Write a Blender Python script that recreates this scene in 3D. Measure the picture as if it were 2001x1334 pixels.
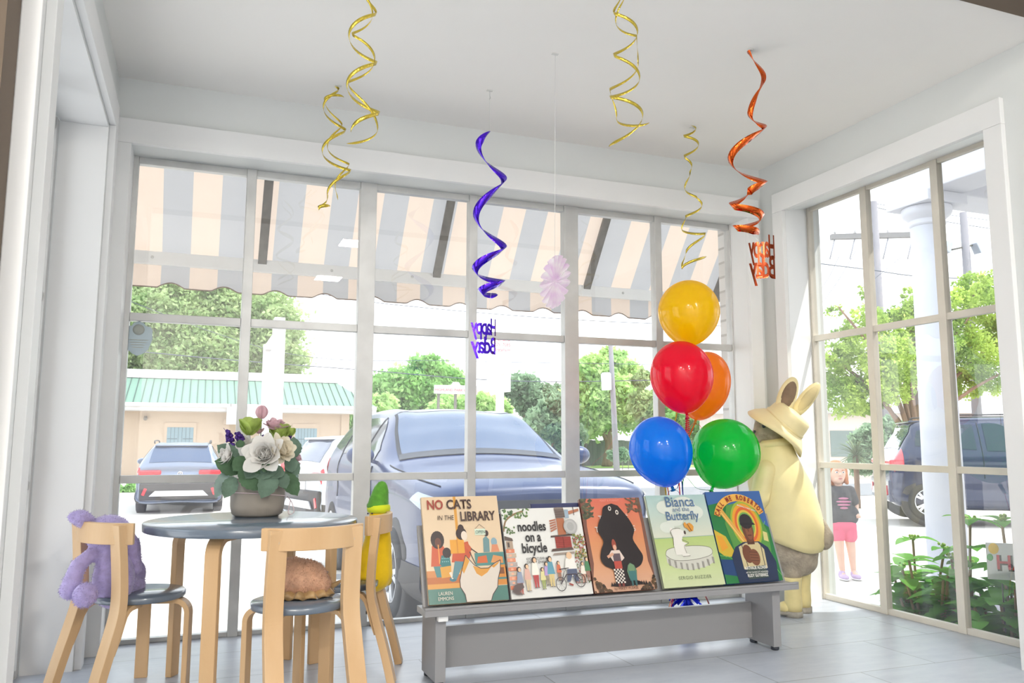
import bpy, bmesh, math, random
import numpy as np
from mathutils import Vector, Matrix, Euler
for _o in list(bpy.data.objects): bpy.data.objects.remove(_o)
SC = bpy.context.scene
COL = SC.collection
PI = math.pi
random.seed(7)
# ---------------------------------------------------------------- camera
F, CX, CY, H = 1585.2, 1000.5, 667.0, 0.70
def _axes(a=0.364988, b=0.12428, c=0.002453):
    f = Vector((math.sin(a)*math.cos(b), math.cos(a)*math.cos(b), math.sin(b)))
    r = Vector((math.cos(a), -math.sin(a), 0)); u = r.cross(f)
    return r*math.cos(c)+u*math.sin(c), -r*math.sin(c)+u*math.cos(c), f
CR, CU, CF = _axes()
cam_data = bpy.data.cameras.new('camera'); cam = bpy.data.objects.new('camera', cam_data); COL.objects.link(cam)
cam_data.sensor_width = 36.0; cam_data.lens = F/2001*36.0; cam_data.clip_start = 0.02; cam_data.clip_end = 500
_m = Matrix((CR, CU, -CF)).transposed().to_4x4(); _m.translation = Vector((0, 0, H)); cam.matrix_world = _m
SC.camera = cam
# ---------------------------------------------------------------- sky, sun, added fill lights, exposure
world = bpy.data.worlds.new('sky'); SC.world = world; world.use_nodes = True
_n = world.node_tree.nodes; _l = world.node_tree.links; _n.clear()
_out = _n.new('ShaderNodeOutputWorld'); _bg = _n.new('ShaderNodeBackground'); _tc = _n.new('ShaderNodeTexCoord')
_sx = _n.new('ShaderNodeSeparateXYZ'); _cr = _n.new('ShaderNodeValToRGB')
_cr.color_ramp.elements[0].position = 0.0; _cr.color_ramp.elements[0].color = (0.97, 0.98, 1.0, 1)
_cr.color_ramp.elements[1].position = 0.8; _cr.color_ramp.elements[1].color = (0.80, 0.90, 1.0, 1)
_l.new(_tc.outputs['Generated'], _sx.inputs[0]); _l.new(_sx.outputs['Z'], _cr.inputs[0]); _l.new(_cr.outputs[0], _bg.inputs[0])
_bg.inputs[1].default_value = 1.65; _l.new(_bg.outputs[0], _out.inputs[0])
SUN_DIR = Vector((1.0, -0.42, 1.60)).normalized()
sun_d = bpy.data.lights.new('sun', 'SUN'); sun = bpy.data.objects.new('sun', sun_d); COL.objects.link(sun)
sun_d.energy = 2.9; sun_d.angle = math.radians(0.6); sun_d.color = (1.0, 0.95, 0.86)
sun.rotation_euler = SUN_DIR.to_track_quat('Z', 'Y').to_euler(); sun.location = (20, -3, 30)
def fill_light(x, y, z, sx, sy, e, col=(1.0, 0.95, 0.88)):  # unseen area light added behind the camera to fill the bay
    d = bpy.data.lights.new('shop_fill_light', 'AREA'); o = bpy.data.objects.new('shop_fill_light', d); COL.objects.link(o)
    d.shape = 'RECTANGLE'; d.size = sx; d.size_y = sy; d.energy = e; d.color = col; o.location = (x, y, z)
    return o
for _x in (-1.2, 1.4, 4.0):
    for _y in (-1.7, -3.6):
        fill_light(_x, _y, 2.72, 0.3, 0.3, 40)
SC.view_settings.view_transform = 'Standard'; SC.view_settings.look = 'None'
SC.view_settings.gamma = 1.0; SC.view_settings.use_curve_mapping = False
SC.view_settings.exposure = 0.84
SC.cycles.max_bounces = 10; SC.cycles.transparent_max_bounces = 16; SC.cycles.caustics_reflective = False; SC.cycles.caustics_refractive = False
SC.cycles.sample_clamp_indirect = 6.0
# ---------------------------------------------------------------- pixel -> point helpers (2001 x 1334 frame)
EYE = Vector((0, 0, H))
def ray(px, py): return CR*((px-CX)/F) - CU*((py-CY)/F) + CF
def at(px, py, Y): d = ray(px, py); return EYE + d*(Y/d.y)
def atz(px, py, z): d = ray(px, py); return EYE + d*((z-H)/d.z)
# ---------------------------------------------------------------- materials
MATS = {}
def mat(name, col=(.8, .8, .8), rough=.5, metal=0, spec=.5, noise=None, bump=None, trans=0, sheen=0, coat=0, col2=None, emit=0, sss=0):
    if name in MATS: return MATS[name]
    m = bpy.data.materials.new(name); m.use_nodes = True; nt = m.node_tree; n = nt.nodes; l = nt.links
    b = n['Principled BSDF']; b.inputs['Base Color'].default_value = (*col, 1); b.inputs['Roughness'].default_value = rough
    b.inputs['Metallic'].default_value = metal; b.inputs['Specular IOR Level'].default_value = spec
    if coat: b.inputs['Coat Weight'].default_value = coat; b.inputs['Coat Roughness'].default_value = .05
    if sheen: b.inputs['Sheen Weight'].default_value = sheen; b.inputs['Sheen Roughness'].default_value = .4
    if sss: b.inputs['Subsurface Weight'].default_value = sss; b.inputs['Subsurface Radius'].default_value = (.02, .01, .006)
    if emit: b.inputs['Emission Color'].default_value = (*col, 1); b.inputs['Emission Strength'].default_value = emit
    tc = None
    if noise or bump:
        tc = n.new('ShaderNodeTexCoord')
    if noise:
        sc, amt = noise[:2]; t = n.new('ShaderNodeTexNoise'); t.inputs['Scale'].default_value = sc; t.inputs['Detail'].default_value = 5
        mp = n.new('ShaderNodeMapping'); mp.inputs['Scale'].default_value = noise[2] if len(noise) > 2 else (1, 1, 1)
        l.new(tc.outputs['Object'], mp.inputs[0]); l.new(mp.outputs[0], t.inputs[0])
        r = n.new('ShaderNodeValToRGB'); c2 = col2 or tuple(max(0, c*(1-amt)) for c in col)
        r.color_ramp.elements[0].position = .35; r.color_ramp.elements[1].position = .65
        r.color_ramp.elements[0].color = (*c2, 1); r.color_ramp.elements[1].color = (*col, 1)
        l.new(t.outputs['Fac'], r.inputs[0]); l.new(r.outputs[0], b.inputs['Base Color'])
    if bump:
        t2 = n.new('ShaderNodeTexNoise'); t2.inputs['Scale'].default_value = bump[0]; t2.inputs['Detail'].default_value = 4
        l.new(tc.outputs['Object'], t2.inputs[0]); bp = n.new('ShaderNodeBump'); bp.inputs['Strength'].default_value = bump[1]
        bp.inputs['Distance'].default_value = .01; l.new(t2.outputs['Fac'], bp.inputs['Height']); l.new(bp.outputs[0], b.inputs['Normal'])
    if trans:                                                     # light passing through cloth, leaf or rubber
        tr = n.new('ShaderNodeBsdfTranslucent'); mx = n.new('ShaderNodeMixShader'); mx.inputs[0].default_value = trans
        src = b.inputs['Base Color'].links
        if src: l.new(src[0].from_socket, tr.inputs[0])
        else: tr.inputs[0].default_value = (*col, 1)
        l.new(b.outputs[0], mx.inputs[1]); l.new(tr.outputs[0], mx.inputs[2]); l.new(mx.outputs[0], n['Material Output'].inputs[0])
    MATS[name] = m; return m
def glass_mat(name='window_glass', tint=(.97, .985, .98), dust=.11, gloss=1.6, alpha=None):
    if name in MATS: return MATS[name]
    m = bpy.data.materials.new(name); m.use_nodes = True; nt = m.node_tree; n = nt.nodes; l = nt.links; n.clear()
    out = n.new('ShaderNodeOutputMaterial'); tr = n.new('ShaderNodeBsdfTransparent'); tr.inputs[0].default_value = (*tint, 1)
    gl = n.new('ShaderNodeBsdfGlossy'); gl.inputs['Roughness'].default_value = 0.0
    lw = n.new('ShaderNodeLayerWeight'); lw.inputs[0].default_value = .5; fr = n.new('ShaderNodeMath'); fr.operation = 'POWER'; fr.inputs[1].default_value = 4.0; l.new(lw.outputs['Facing'], fr.inputs[0])
    ad = n.new('ShaderNodeMath'); ad.operation = 'ADD'; ad.inputs[1].default_value = .05; l.new(fr.outputs[0], ad.inputs[0]); fr = ad
    mu = n.new('ShaderNodeMath'); mu.operation = 'MULTIPLY'; mu.inputs[1].default_value = gloss; mu.use_clamp = True
    l.new(fr.outputs[0], mu.inputs[0]); mx = n.new('ShaderNodeMixShader'); l.new(mu.outputs[0], mx.inputs[0]); l.new(tr.outputs[0], mx.inputs[1]); l.new(gl.outputs[0], mx.inputs[2])
    df = n.new('ShaderNodeBsdfTranslucent'); df.inputs[0].default_value = (.9, .92, .95, 1)
    t = n.new('ShaderNodeTexNoise'); t.inputs['Scale'].default_value = 9; t.inputs['Detail'].default_value = 8; tc = n.new('ShaderNodeTexCoord'); l.new(tc.outputs['Object'], t.inputs[0])
    m2 = n.new('ShaderNodeMath'); m2.operation = 'MULTIPLY'; m2.inputs[1].default_value = dust; l.new(t.outputs['Fac'], m2.inputs[0])
    mx2 = n.new('ShaderNodeMixShader'); l.new(m2.outputs[0], mx2.inputs[0]); l.new(mx.outputs[0], mx2.inputs[1]); l.new(df.outputs[0], mx2.inputs[2]); l.new(mx2.outputs[0], out.inputs[0])
    MATS[name] = m; return m
def print_mat():                                                  # printed paper: the inks are stored per face
    if 'printed_paper' in MATS: return MATS['printed_paper']
    m = mat('printed_paper', (.8, .8, .8), .32, spec=.5); n = m.node_tree.nodes
    a = n.new('ShaderNodeAttribute'); a.attribute_name = 'ink'; m.node_tree.links.new(a.outputs['Color'], n['Principled BSDF'].inputs['Base Color'])
    return m
def srgb(r, g, b):
    f = lambda c: (c/255/12.92) if c/255 <= .04045 else ((c/255+.055)/1.055)**2.4
    return (f(r), f(g), f(b))
# ---------------------------------------------------------------- objects, things, parts
def tag(o, label=None, cat=None, group=None, kind=None):
    if label: o['label'] = label
    if cat: o['category'] = cat
    if group: o['group'] = group
    if kind: o['kind'] = kind
    return o
def thing(name, label, cat, loc=(0, 0, 0), rot=(0, 0, 0), group=None):
    o = bpy.data.objects.new(name, None); COL.objects.link(o); o.empty_display_size = .1
    o.location = loc; o.rotation_euler = rot if isinstance(rot, (tuple, list, Euler)) else (0, 0, rot)
    return tag(o, label, cat, group)
def link(name, me, parent=None, mats=None):
    o = bpy.data.objects.new(name, me); COL.objects.link(o)
    if mats:
        for m in (mats if isinstance(mats, (list, tuple)) else [mats]): me.materials.append(m)
    if parent: o.parent = parent
    return o
def copy_tree(o, parent=None):
    c = o.copy(); COL.objects.link(c)
    if parent: c.parent = parent; c.matrix_parent_inverse = o.matrix_parent_inverse
    for ch in list(o.children): copy_tree(ch, c)
    return c
class MB:
    """collects faces, then links them as ONE mesh object"""
    def __init__(s): s.v = []; s.f = []; s.mi = []; s.sm = []; s.ink = []
    def add(s, vs, fs, mi=0, smooth=False, M=None, ink=None):
        k = len(s.v)
        for v in vs: s.v.append(tuple(M @ Vector(v)) if M else tuple(v))
        for f in fs: s.f.append(tuple(i+k for i in f)); s.mi.append(mi); s.sm.append(smooth); s.ink.append(ink)
        return s
    def box(s, c, d, M=None, mi=0, rz=0):
        x, y, z = d[0]/2, d[1]/2, d[2]/2
        vs = [(-x, -y, -z), (x, -y, -z), (x, y, -z), (-x, y, -z), (-x, -y, z), (x, -y, z), (x, y, z), (-x, y, z)]
        T = Matrix.Translation(c) @ (rz if isinstance(rz, Matrix) else Matrix.Rotation(rz, 4, 'Z'))
        if M: T = M @ T
        return s.add(vs, [(0, 3, 2, 1), (4, 5, 6, 7), (0, 1, 5, 4), (1, 2, 6, 5), (2, 3, 7, 6), (3, 0, 4, 7)], mi, False, T)
    def box2(s, a, b, mi=0): return s.box([(p+q)/2 for p, q in zip(a, b)], [abs(q-p) for p, q in zip(a, b)], mi=mi)
    def prism(s, poly, t, M, mi=0, smooth=False):                 # poly in local xy, thickness t along local +z
        n = len(poly); vs = [(p[0], p[1], 0) for p in poly]+[(p[0], p[1], t) for p in poly]
        fs = [tuple(range(n))[::-1], tuple(range(n, 2*n))]+[(i, (i+1) % n, n+(i+1) % n, n+i) for i in range(n)]
        return s.add(vs, fs, mi, smooth, M)
    def loft(s, rings, mi=0, smooth=True, caps=True, M=None, closed=True):
        n = len(rings[0]); vs = [p for r in rings for p in r]; fs = []
        for i in range(len(rings)-1):
            for j in range(n if closed else n-1):
                fs.append((i*n+j, i*n+(j+1) % n, (i+1)*n+(j+1) % n, (i+1)*n+j))
        if caps and closed: fs += [tuple(range(n))[::-1], tuple(range((len(rings)-1)*n, len(rings)*n))]
        return s.add(vs, fs, mi, smooth, M)
    def tube(s, pts, r, n=8, mi=0, M=None, caps=True):
        pts = [Vector(p) for p in pts]; rs = r if isinstance(r, (list, tuple)) else [r]*len(pts); rings = []; up = None
        for i, p in enumerate(pts):
            t = (pts[min(i+1, len(pts)-1)]-pts[max(i-1, 0)]).normalized()
            if up is None: up = Vector((0, 0, 1)) if abs(t.z) < .9 else Vector((1, 0, 0))
            a = t.cross(up); a = a.normalized() if a.length > 1e-6 else t.orthogonal().normalized(); up = a.cross(t).normalized()
            rings.append([p+(a*math.cos(2*PI*k/n)+up*math.sin(2*PI*k/n))*rs[i] for k in range(n)])
        return s.loft(rings, mi, True, caps, M)
    def bar(s, pts, w, t, side=(1, 0, 0), mi=0, M=None):          # flat bar of section w (along side) x t following pts
        pts = [Vector(p) for p in pts]; S = Vector(side).normalized(); rings = []
        for i, p in enumerate(pts):
            tg = (pts[min(i+1, len(pts)-1)]-pts[max(i-1, 0)]).normalized(); nn = tg.cross(S).normalized()
            rings.append([p-S*w/2-nn*t/2, p+S*w/2-nn*t/2, p+S*w/2+nn*t/2, p-S*w/2+nn*t/2])
        return s.loft(rings, mi, False, True, M)
    def lathe(s, prof, n=32, mi=0, M=None, smooth=True):
        return s.loft([[(r*math.cos(2*PI*k/n), r*math.sin(2*PI*k/n), z) for k in range(n)] for r, z in prof], mi, smooth, True, M)
    def ell(s, c, r, n=16, m=10, M=None, mi=0, R=None):
        T = Matrix.Translation(c) @ (R.to_4x4() if R else Matrix.Identity(4))
        if M: T = M @ T
        rr = r if isinstance(r, (tuple, list)) else (r, r, r)
        rings = []
        for i in range(m+1):
            a = -PI/2+PI*i/m; ca = max(math.cos(a), 1e-4)
            rings.append([(rr[0]*ca*math.cos(2*PI*k/n), rr[1]*ca*math.sin(2*PI*k/n), rr[2]*math.sin(a)) for k in range(n)])
        return s.loft(rings, mi, True, True, T)
    def build(s, name, mats, parent=None, bevel=0, recalc=True, loc=None):
        me = bpy.data.meshes.new(name); me.from_pydata(s.v, [], s.f)
        me.polygons.foreach_set('material_index', s.mi); me.polygons.foreach_set('use_smooth', s.sm)
        if any(c is not None for c in s.ink):
            a = me.color_attributes.new('ink', 'FLOAT_COLOR', 'CORNER'); k = 0
            for p, c in zip(me.polygons, s.ink):
                for _ in p.loop_indices: a.data[k].color = (*c, 1); k += 1
        elif recalc:
            bm = bmesh.new(); bm.from_mesh(me); bmesh.ops.recalc_face_normals(bm, faces=bm.faces[:]); bm.to_mesh(me); bm.free()
        o = link(name, me, parent, mats)
        if loc is not None: o.location = loc
        if bevel:
            b = o.modifiers.new('bevel', 'BEVEL'); b.width = bevel; b.segments = 2; b.limit_method = 'ANGLE'; b.angle_limit = .6
        return o
def bezier(pts, n=10):                                            # Catmull-Rom through pts
    P = [Vector(p) for p in pts]; out = []
    for i in range(len(P)-1):
        a, b, c, d = P[max(i-1, 0)], P[i], P[i+1], P[min(i+2, len(P)-1)]
        for k in range(n):
            t = k/n; out.append(.5*((2*b)+(c-a)*t+(2*a-5*b+4*c-d)*t*t+(3*b-a-3*c+d)*t**3))
    return out+[P[-1]]
def evaluated(o):
    dg = bpy.context.evaluated_depsgraph_get(); dg.update(); return bpy.data.meshes.new_from_object(o.evaluated_get(dg))
def organic(name, prims, mats, parent, voxel=.01, smooth=6, post=None):
    """one continuous skin over balls ('e',c,(r),rot) and tapering limbs ('c',p0,r0,p1,r1)"""
    b = MB()
    for p in prims:
        if p[0] == 'e': b.ell(p[1], p[2], 20, 14, R=Euler(p[3]).to_matrix() if len(p) > 3 else None)
        else:
            p0, p1 = Vector(p[1]), Vector(p[3]); L = (p1-p0).length; k = max(2, int(L/(min(p[2], p[4])*.45))+1)
            for i in range(k+1): t = i/k; b.ell(p0.lerp(p1, t), p[2]+(p[4]-p[2])*t, 14, 10)
    me = bpy.data.meshes.new(name); me.from_pydata(b.v, [], b.f)
    t = bpy.data.objects.new('tmp', me); COL.objects.link(t)
    r = t.modifiers.new('r', 'REMESH'); r.mode = 'VOXEL'; r.voxel_size = voxel
    if smooth: q = t.modifiers.new('s', 'SMOOTH'); q.iterations = smooth; q.factor = .5
    m2 = evaluated(t); bpy.data.objects.remove(t); bpy.data.meshes.remove(me); m2.name = name
    m2.polygons.foreach_set('use_smooth', [True]*len(m2.polygons)); m2.materials.clear()
    if post: post(m2)
    return link(name, m2, parent, mats)
def fuzz(me, n, length, width, seed=1, lay=.5):
    """adds short pile to a plush skin, in the same mesh"""
    rnd = random.Random(seed); vs = [v.co.copy() for v in me.vertices]; fs = [tuple(p.vertices) for p in me.polygons]
    ps = [(p.center.copy(), p.normal.copy(), p.area) for p in me.polygons]; W = [p[2] for p in ps]
    for c, nn, a in rnd.choices(ps, W, k=n):
        d = (nn+Vector((rnd.uniform(-lay, lay), rnd.uniform(-lay, lay), rnd.uniform(-lay, lay)-.2))).normalized(); s = d.orthogonal().normalized()
        s = Matrix.Rotation(rnd.uniform(0, PI), 3, d) @ s; r = math.sqrt(a)*.5
        q = c+Vector((rnd.uniform(-r, r), rnd.uniform(-r, r), rnd.uniform(-r, r)))-nn*.002
        k = len(vs); vs += [q-s*width, q+s*width, q+d*length*rnd.uniform(.6, 1.2)]; fs.append((k, k+1, k+2))
    me.clear_geometry(); me.from_pydata(vs, [], fs); me.polygons.foreach_set('use_smooth', [True]*len(me.polygons))
def text_mesh(s, size, extrude=0, offset=0, align='CENTER', shear=0, spacing=1.0, res=3):
    c = bpy.data.curves.new('t', 'FONT'); c.body = s; c.size = size; c.extrude = extrude; c.offset = offset; c.align_x = align; c.shear = shear
    c.space_character = spacing; c.resolution_u = res; o = bpy.data.objects.new('t', c); COL.objects.link(o)
    me = evaluated(o); bpy.data.objects.remove(o); bpy.data.curves.remove(c); me.materials.clear(); return me
def text_obj(name, s, size, m, parent, M, **k):
    me = text_mesh(s, size, **k); me.transform(M); return link(name, me, parent, m)
# ================================================================ the bay: room shell
WHITE = mat('painted_white_trim', srgb(238, 239, 239), .45, noise=(3, .03))
WALLP = mat('wall_paint', srgb(226, 229, 228), .6, noise=(2, .03), bump=(180, .03))
CEILP = mat('ceiling_paint', srgb(248, 246, 242), .8, noise=(2, .02))
STOREP = mat('shop_wall_unlit_taupe', srgb(112, 98, 84), .8, noise=(2, .05))  # the darkness of the unlit shop side is put into this colour
ALU = mat('aluminium_frame', srgb(204, 205, 204), .42, metal=.25, noise=(9, .12))
CREAM = mat('cream_aluminium_frame', srgb(234, 228, 216), .45, metal=.05, noise=(9, .08))
GLASS = glass_mat()
def floor_mat():
    m = mat('floor_tile', srgb(212, 217, 224), .32, spec=.5); n = m.node_tree.nodes; l = m.node_tree.links; b = n['Principled BSDF']
    tc = n.new('ShaderNodeTexCoord'); mp = n.new('ShaderNodeMapping'); mp.inputs['Location'].default_value = (.23, .115, 0); l.new(tc.outputs['Object'], mp.inputs[0])
    br = n.new('ShaderNodeTexBrick'); br.offset = .5; br.inputs['Scale'].default_value = 1; br.inputs['Brick Width'].default_value = .62; br.inputs['Row Height'].default_value = .31
    br.inputs['Mortar Size'].default_value = .0022; br.inputs['Color1'].default_value = (*srgb(198, 204, 213), 1); br.inputs['Color2'].default_value = (*srgb(190, 196, 206), 1)
    br.inputs['Mortar'].default_value = (*srgb(150, 155, 162), 1); l.new(mp.outputs[0], br.inputs[0])
    t = n.new('ShaderNodeTexNoise'); t.inputs['Scale'].default_value = 7; t.inputs['Detail'].default_value = 9; t.inputs['Roughness'].default_value = .7
    mp2 = n.new('ShaderNodeMapping'); mp2.inputs['Scale'].default_value = (1, 3, 1); l.new(tc.outputs['Object'], mp2.inputs[0]); l.new(mp2.outputs[0], t.inputs[0])
    r = n.new('ShaderNodeValToRGB'); r.color_ramp.elements[0].position = .3; r.color_ramp.elements[0].color = (.80, .82, .86, 1); r.color_ramp.elements[1].position = .7; l.new(t.outputs['Fac'], r.inputs[0])
    mx = n.new('ShaderNodeMix'); mx.data_type = 'RGBA'; mx.blend_type = 'MULTIPLY'; mx.inputs['Factor'].default_value = 1
    l.new(br.outputs['Color'], mx.inputs['A']); l.new(r.outputs[0], mx.inputs['B']); l.new(mx.outputs['Result'], b.inputs['Base Color'])
    bp = n.new('ShaderNodeBump'); bp.inputs['Strength'].default_value = .25; bp.inputs['Distance'].default_value = .002; bp.invert = True; l.new(br.outputs['Fac'], bp.inputs['Height']); l.new(bp.outputs[0], b.inputs['Normal'])
    return m
def struct(name, mb, m, parent=None, bevel=0):
    o = mb.build(name, m, parent, bevel)
    if not parent: o['kind'] = 'structure'
    return o
ZC, ZT, ZO = 2.0, 1.845, 1.755                    # ceiling, casing top, opening top
XL, XR, YB = -.33, 2.45, 3.095                    # inner faces of the three bay walls
YF = 1.63                                         # where the bay opens to the shop
YNL = 1.845
YN, YE = 1.897, 2.92                              # near / far end of the two side openings
GX, GY = 2.70, 3.235                              # glass planes (right, back)
b = MB(); b.box2((-1.6, -4.6, -.08), (5.2, YF, 0)); b.box2((-.64, YF+.0002, -.08), (2.72, 3.30, 0)); struct('floor', b, floor_mat())
b = MB(); b.box2((-.75, YF, ZC), (3.0, 3.34, ZC+.10)); struct('ceiling', b, CEILP)
b = MB(); b.box2((-1.6, -4.6, 2.75), (5.2, YF, 2.9)); struct('ceiling_shop', b, CEILP)
# back wall: lintel above the window, stubs either side
b = MB(); b.box2((XL-.35, YB, ZO), (2.80, 3.28, ZC)); b.box2((XL-.35, YB, -.05), (-.278, 3.28, ZO)); b.box2((2.40, YB, -.05), (2.80, 3.28, ZO)); struct('wall_back', b, WALLP)
# right wall
b = MB(); I4 = Matrix.Identity(4)
b.prism([(XR, YE+.014), (2.70, 3.074), (2.80, 3.10), (2.80, YB+.002), (XR, YB+.002)][:3]+[(2.80, 3.12), (XR, 3.12)], ZC+.05, Matrix.Translation((0, 0, -.05)))
b.prism([(XR, ZO+.014), (2.70, ZO+.089), (2.72, ZC), (XR, ZC)], YE+.0138-YN, Matrix(((1, 0, 0, 0), (0, 0, 1, YN), (0, 1, 0, 0), (0, 0, 0, 1))))
b.box2((XR, YF, -.05), (XR+.30, YN, ZC)); struct('wall_right', b, WALLP)
# left wall
b = MB(); b.box2((XL-.30, YE, -.05), (XL, YB, ZC)); b.box2((XL-.30, YF, ZO), (XL, YE, ZC)); b.box2((XL-.30, YF, -.05), (XL, YNL, ZO)); struct('wall_left', b, WALLP)
# shop wall that carries the bay opening (taupe darkened as unlit), header, sides and the rest of the shop
b = MB(); b.box2((-1.6, YF-.10, -.05), (XL-.012, YF-.002, 2.75)); struct('wall_front_left', b, STOREP)
b = MB(); b.box2((XR+.02, YF-.10, -.05), (5.2, YF-.002, 2.75)); struct('wall_front_right', b, STOREP)
b = MB(); b.box2((XL-.012, YF-.10, ZC-.004), (XR+.02, YF-.002, 2.75)); struct('wall_header', b, STOREP)
b = MB(); b.box2((-1.7, -4.6, 0), (-1.6, YF, 2.9)); struct('wall_shop_left', b, CEILP)
b = MB(); b.box2((5.2, -4.6, 0), (5.3, YF, 2.9)); struct('wall_shop_right', b, CEILP)
b = MB(); b.box2((-1.7, -4.7, 0), (5.3, -4.6, 2.9)); struct('wall_shop_back', b, CEILP)
# casings: flat boards 2 cm proud of the wall, with mitre-less joints
def casing(name, p, q, axis, plane, out, s0=.068, s1=.068):
    """p,q = opening ends; s0,s1 = board widths at either end; out = how far the boards stand off the wall"""
    w = MB()
    def bx(a0, a1, z0, z1):
        if axis == 'x': w.box2((a0, plane, z0), (a1, plane+out, z1))
        else: w.box2((plane, a0, z0), (plane+out, a1, z1))
    bx(p-s0, p, 0, ZO-.0005); bx(q, q+s1, 0, ZO-.0005); bx(p-s0, q+s1, ZO, ZT)
    return struct(name, w, WHITE, bevel=.0015)
casing('trim_1', -.275, 2.36, 'x', YB, -.02, .05, .065)
casing('trim_2', YN, YE, 'y', XR, -.02)
casing('trim_3', YNL, YE, 'y', XL, .02)
b = MB(); b.box2((XL-.012, YF-.002, 0), (XL+.022, YF+.03, ZC-.002)); struct('trim_7', b, WHITE, bevel=.002)
# reveals (jamb boards between casing and glass)
b = MB()
b.box2((-.287, YB-.0002, 0), (-.2752, GY+.03, ZO)); b.box2((2.3602, YB-.0002, 0), (2.372, GY+.03, ZO)); b.box2((-.287, YB-.0002, ZO+.0002), (2.372, GY+.03, ZO+.012)); struct('trim_8', b, WHITE)
def splay(xw, xg, sgn):
    w = MB(); y0, y1, z0, z1 = YN-.06, 3.06, ZO, ZO+.075; Q = [(0, 3, 2, 1), (4, 5, 6, 7), (0, 1, 5, 4), (1, 2, 6, 5), (2, 3, 7, 6), (3, 0, 4, 7)]
    for (ya, yb, d) in ((YE, y1, .014), (YN, y0, -.014)):
        w.add([(x, y, z) for z, zz in ((0, 0), (z0, z1)) for x, y in ((xw, ya), (xg, yb), (xg, yb+d), (xw, ya+d))][:4]+[(xw, ya, z0), (xg, yb, z1), (xg, yb+d, z1), (xw, ya+d, z0)], Q)
    w.add([(xw, YN, z0), (xg, y0, z1), (xg, y1, z1), (xw, YE, z0), (xw, YN, z0+.014), (xg, y0, z1+.014), (xg, y1, z1+.014), (xw, YE, z0+.014)], Q)
    return w
struct('trim_9', splay(XR, GX, 1), WHITE)
b = MB(); b.box2((XL-.145, YE-.012, 0), (XL-.002, YE-.0002, ZO-.0125)); b.box2((XL-.145, YNL, ZO-.012), (XL-.002, YE-.0002, ZO-.0002)); b.box2((XL-.145, YNL+.0002, 0), (XL-.002, YNL+.012, ZO-.0125)); struct('trim_10', b, WHITE)
# low board round the foot of the left wall
# ---- back window: six lights wide, three high
XM = [-.268, .144, .601, 1.051, 1.510, 1.957, 2.368]; WM = [.020, .036, .066, .036, .068, .036, .026]
def grid_window(name, horiz, edge, wid, z0, z1, zr, place, m, railw=.024, deep=.045):
    fr = MB()
    for x, w in zip(edge, wid): place(fr, x-w/2, x+w/2, z0, z1, deep)
    for i in range(len(edge)-1):
        a, c = edge[i]+wid[i]/2, edge[i+1]-wid[i+1]/2
        for z, h in zr: place(fr, a, c, z-h/2, z+h/2, deep*.7)
    o = struct(name, fr, m, bevel=.0015); g = MB(); place(g, edge[0], edge[-1], z0, z1, 0.0); g.build('glass', GLASS, o, recalc=False); return o
def pl_back(mb, a, c, z0, z1, d):
    if d: mb.box2((a, GY-d/2, z0), (c, GY+d/2, z1))
    else: mb.add([(a, GY, z0), (c, GY, z0), (c, GY, z1), (a, GY, z1)], [(0, 1, 2, 3)])
grid_window('window_1', 0, XM, WM, 0, ZO, [(.008, .016), (.567, .028), (1.153, .030), (1.742, .026)], pl_back, ALU)
def pl_side(X):
    def pl(mb, a, c, z0, z1, d):
        if d: mb.box2((X-d*.35, a, z0), (X+d*.35, c, z1))
        else: mb.add([(X, a, z0), (X, c, z0), (X, c, z1), (X, a, z1)], [(0, 1, 2, 3)])
    return pl
k = GX/2.82
YM = [1.84, 2.427*k/.962*.962, 2.816*k, 3.055]
YM[1] = 2.427*k
ZM = [(.012, .024), (.70-.102*k, .026), (.70+.514*k, .028), (1.826, .034)]
grid_window('window_2', 0, YM, [.03, .034, .036, .03], 0, ZO+.09, ZM, pl_side(GX), CREAM)
grid_window('window_3', 0, [YNL+.015, 2.20, 2.56, YE-.03], [.03, .034, .034, .034], 0, ZO-.013, [(.012, .024), (.567, .026), (1.153, .028), (1.722, .04)], pl_side(-.492), ALU)
# ================================================================ outside: ground, awning, buildings
def gz(x, y): return -.60 if y < 7 else (-.60-.30*min(1, (y-7)/13))
CONC = mat('pale_concrete', srgb(214, 208, 200), .85, noise=(1.3, .10), bump=(60, .1))
ASPH = mat('grey_asphalt', srgb(120, 122, 126), .9, noise=(6, .2), bump=(90, .2))
GRASS = mat('lawn', srgb(150, 176, 92), .9, noise=(8, .3))
BRICK = mat('white_painted_brick', srgb(190, 188, 186), .8)
def brick_nodes():
    n = BRICK.node_tree.nodes; l = BRICK.node_tree.links; tc = n.new('ShaderNodeTexCoord'); br = n.new('ShaderNodeTexBrick'); br.inputs['Scale'].default_value = 1
    mp = n.new('ShaderNodeMapping'); mp.inputs['Rotation'].default_value = (PI/2, 0, 0); l.new(tc.outputs['Object'], mp.inputs[0]); l.new(mp.outputs[0], br.inputs[0])
    br.inputs['Brick Width'].default_value = .2; br.inputs['Row Height'].default_value = .072; br.inputs['Mortar Size'].default_value = .006
    br.inputs['Color1'].default_value = (*srgb(228, 226, 224), 1); br.inputs['Color2'].default_value = (*srgb(214, 210, 206), 1); br.inputs['Mortar'].default_value = (*srgb(190, 186, 182), 1)
    l.new(br.outputs['Color'], n['Principled BSDF'].inputs['Base Color']); bp = n.new('ShaderNodeBump'); bp.inputs['Strength'].default_value = .6; bp.inputs['Distance'].default_value = .01; bp.invert = True
    l.new(br.outputs['Fac'], bp.inputs['Height']); l.new(bp.outputs[0], n['Principled BSDF'].inputs['Normal'])
brick_nodes()
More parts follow.
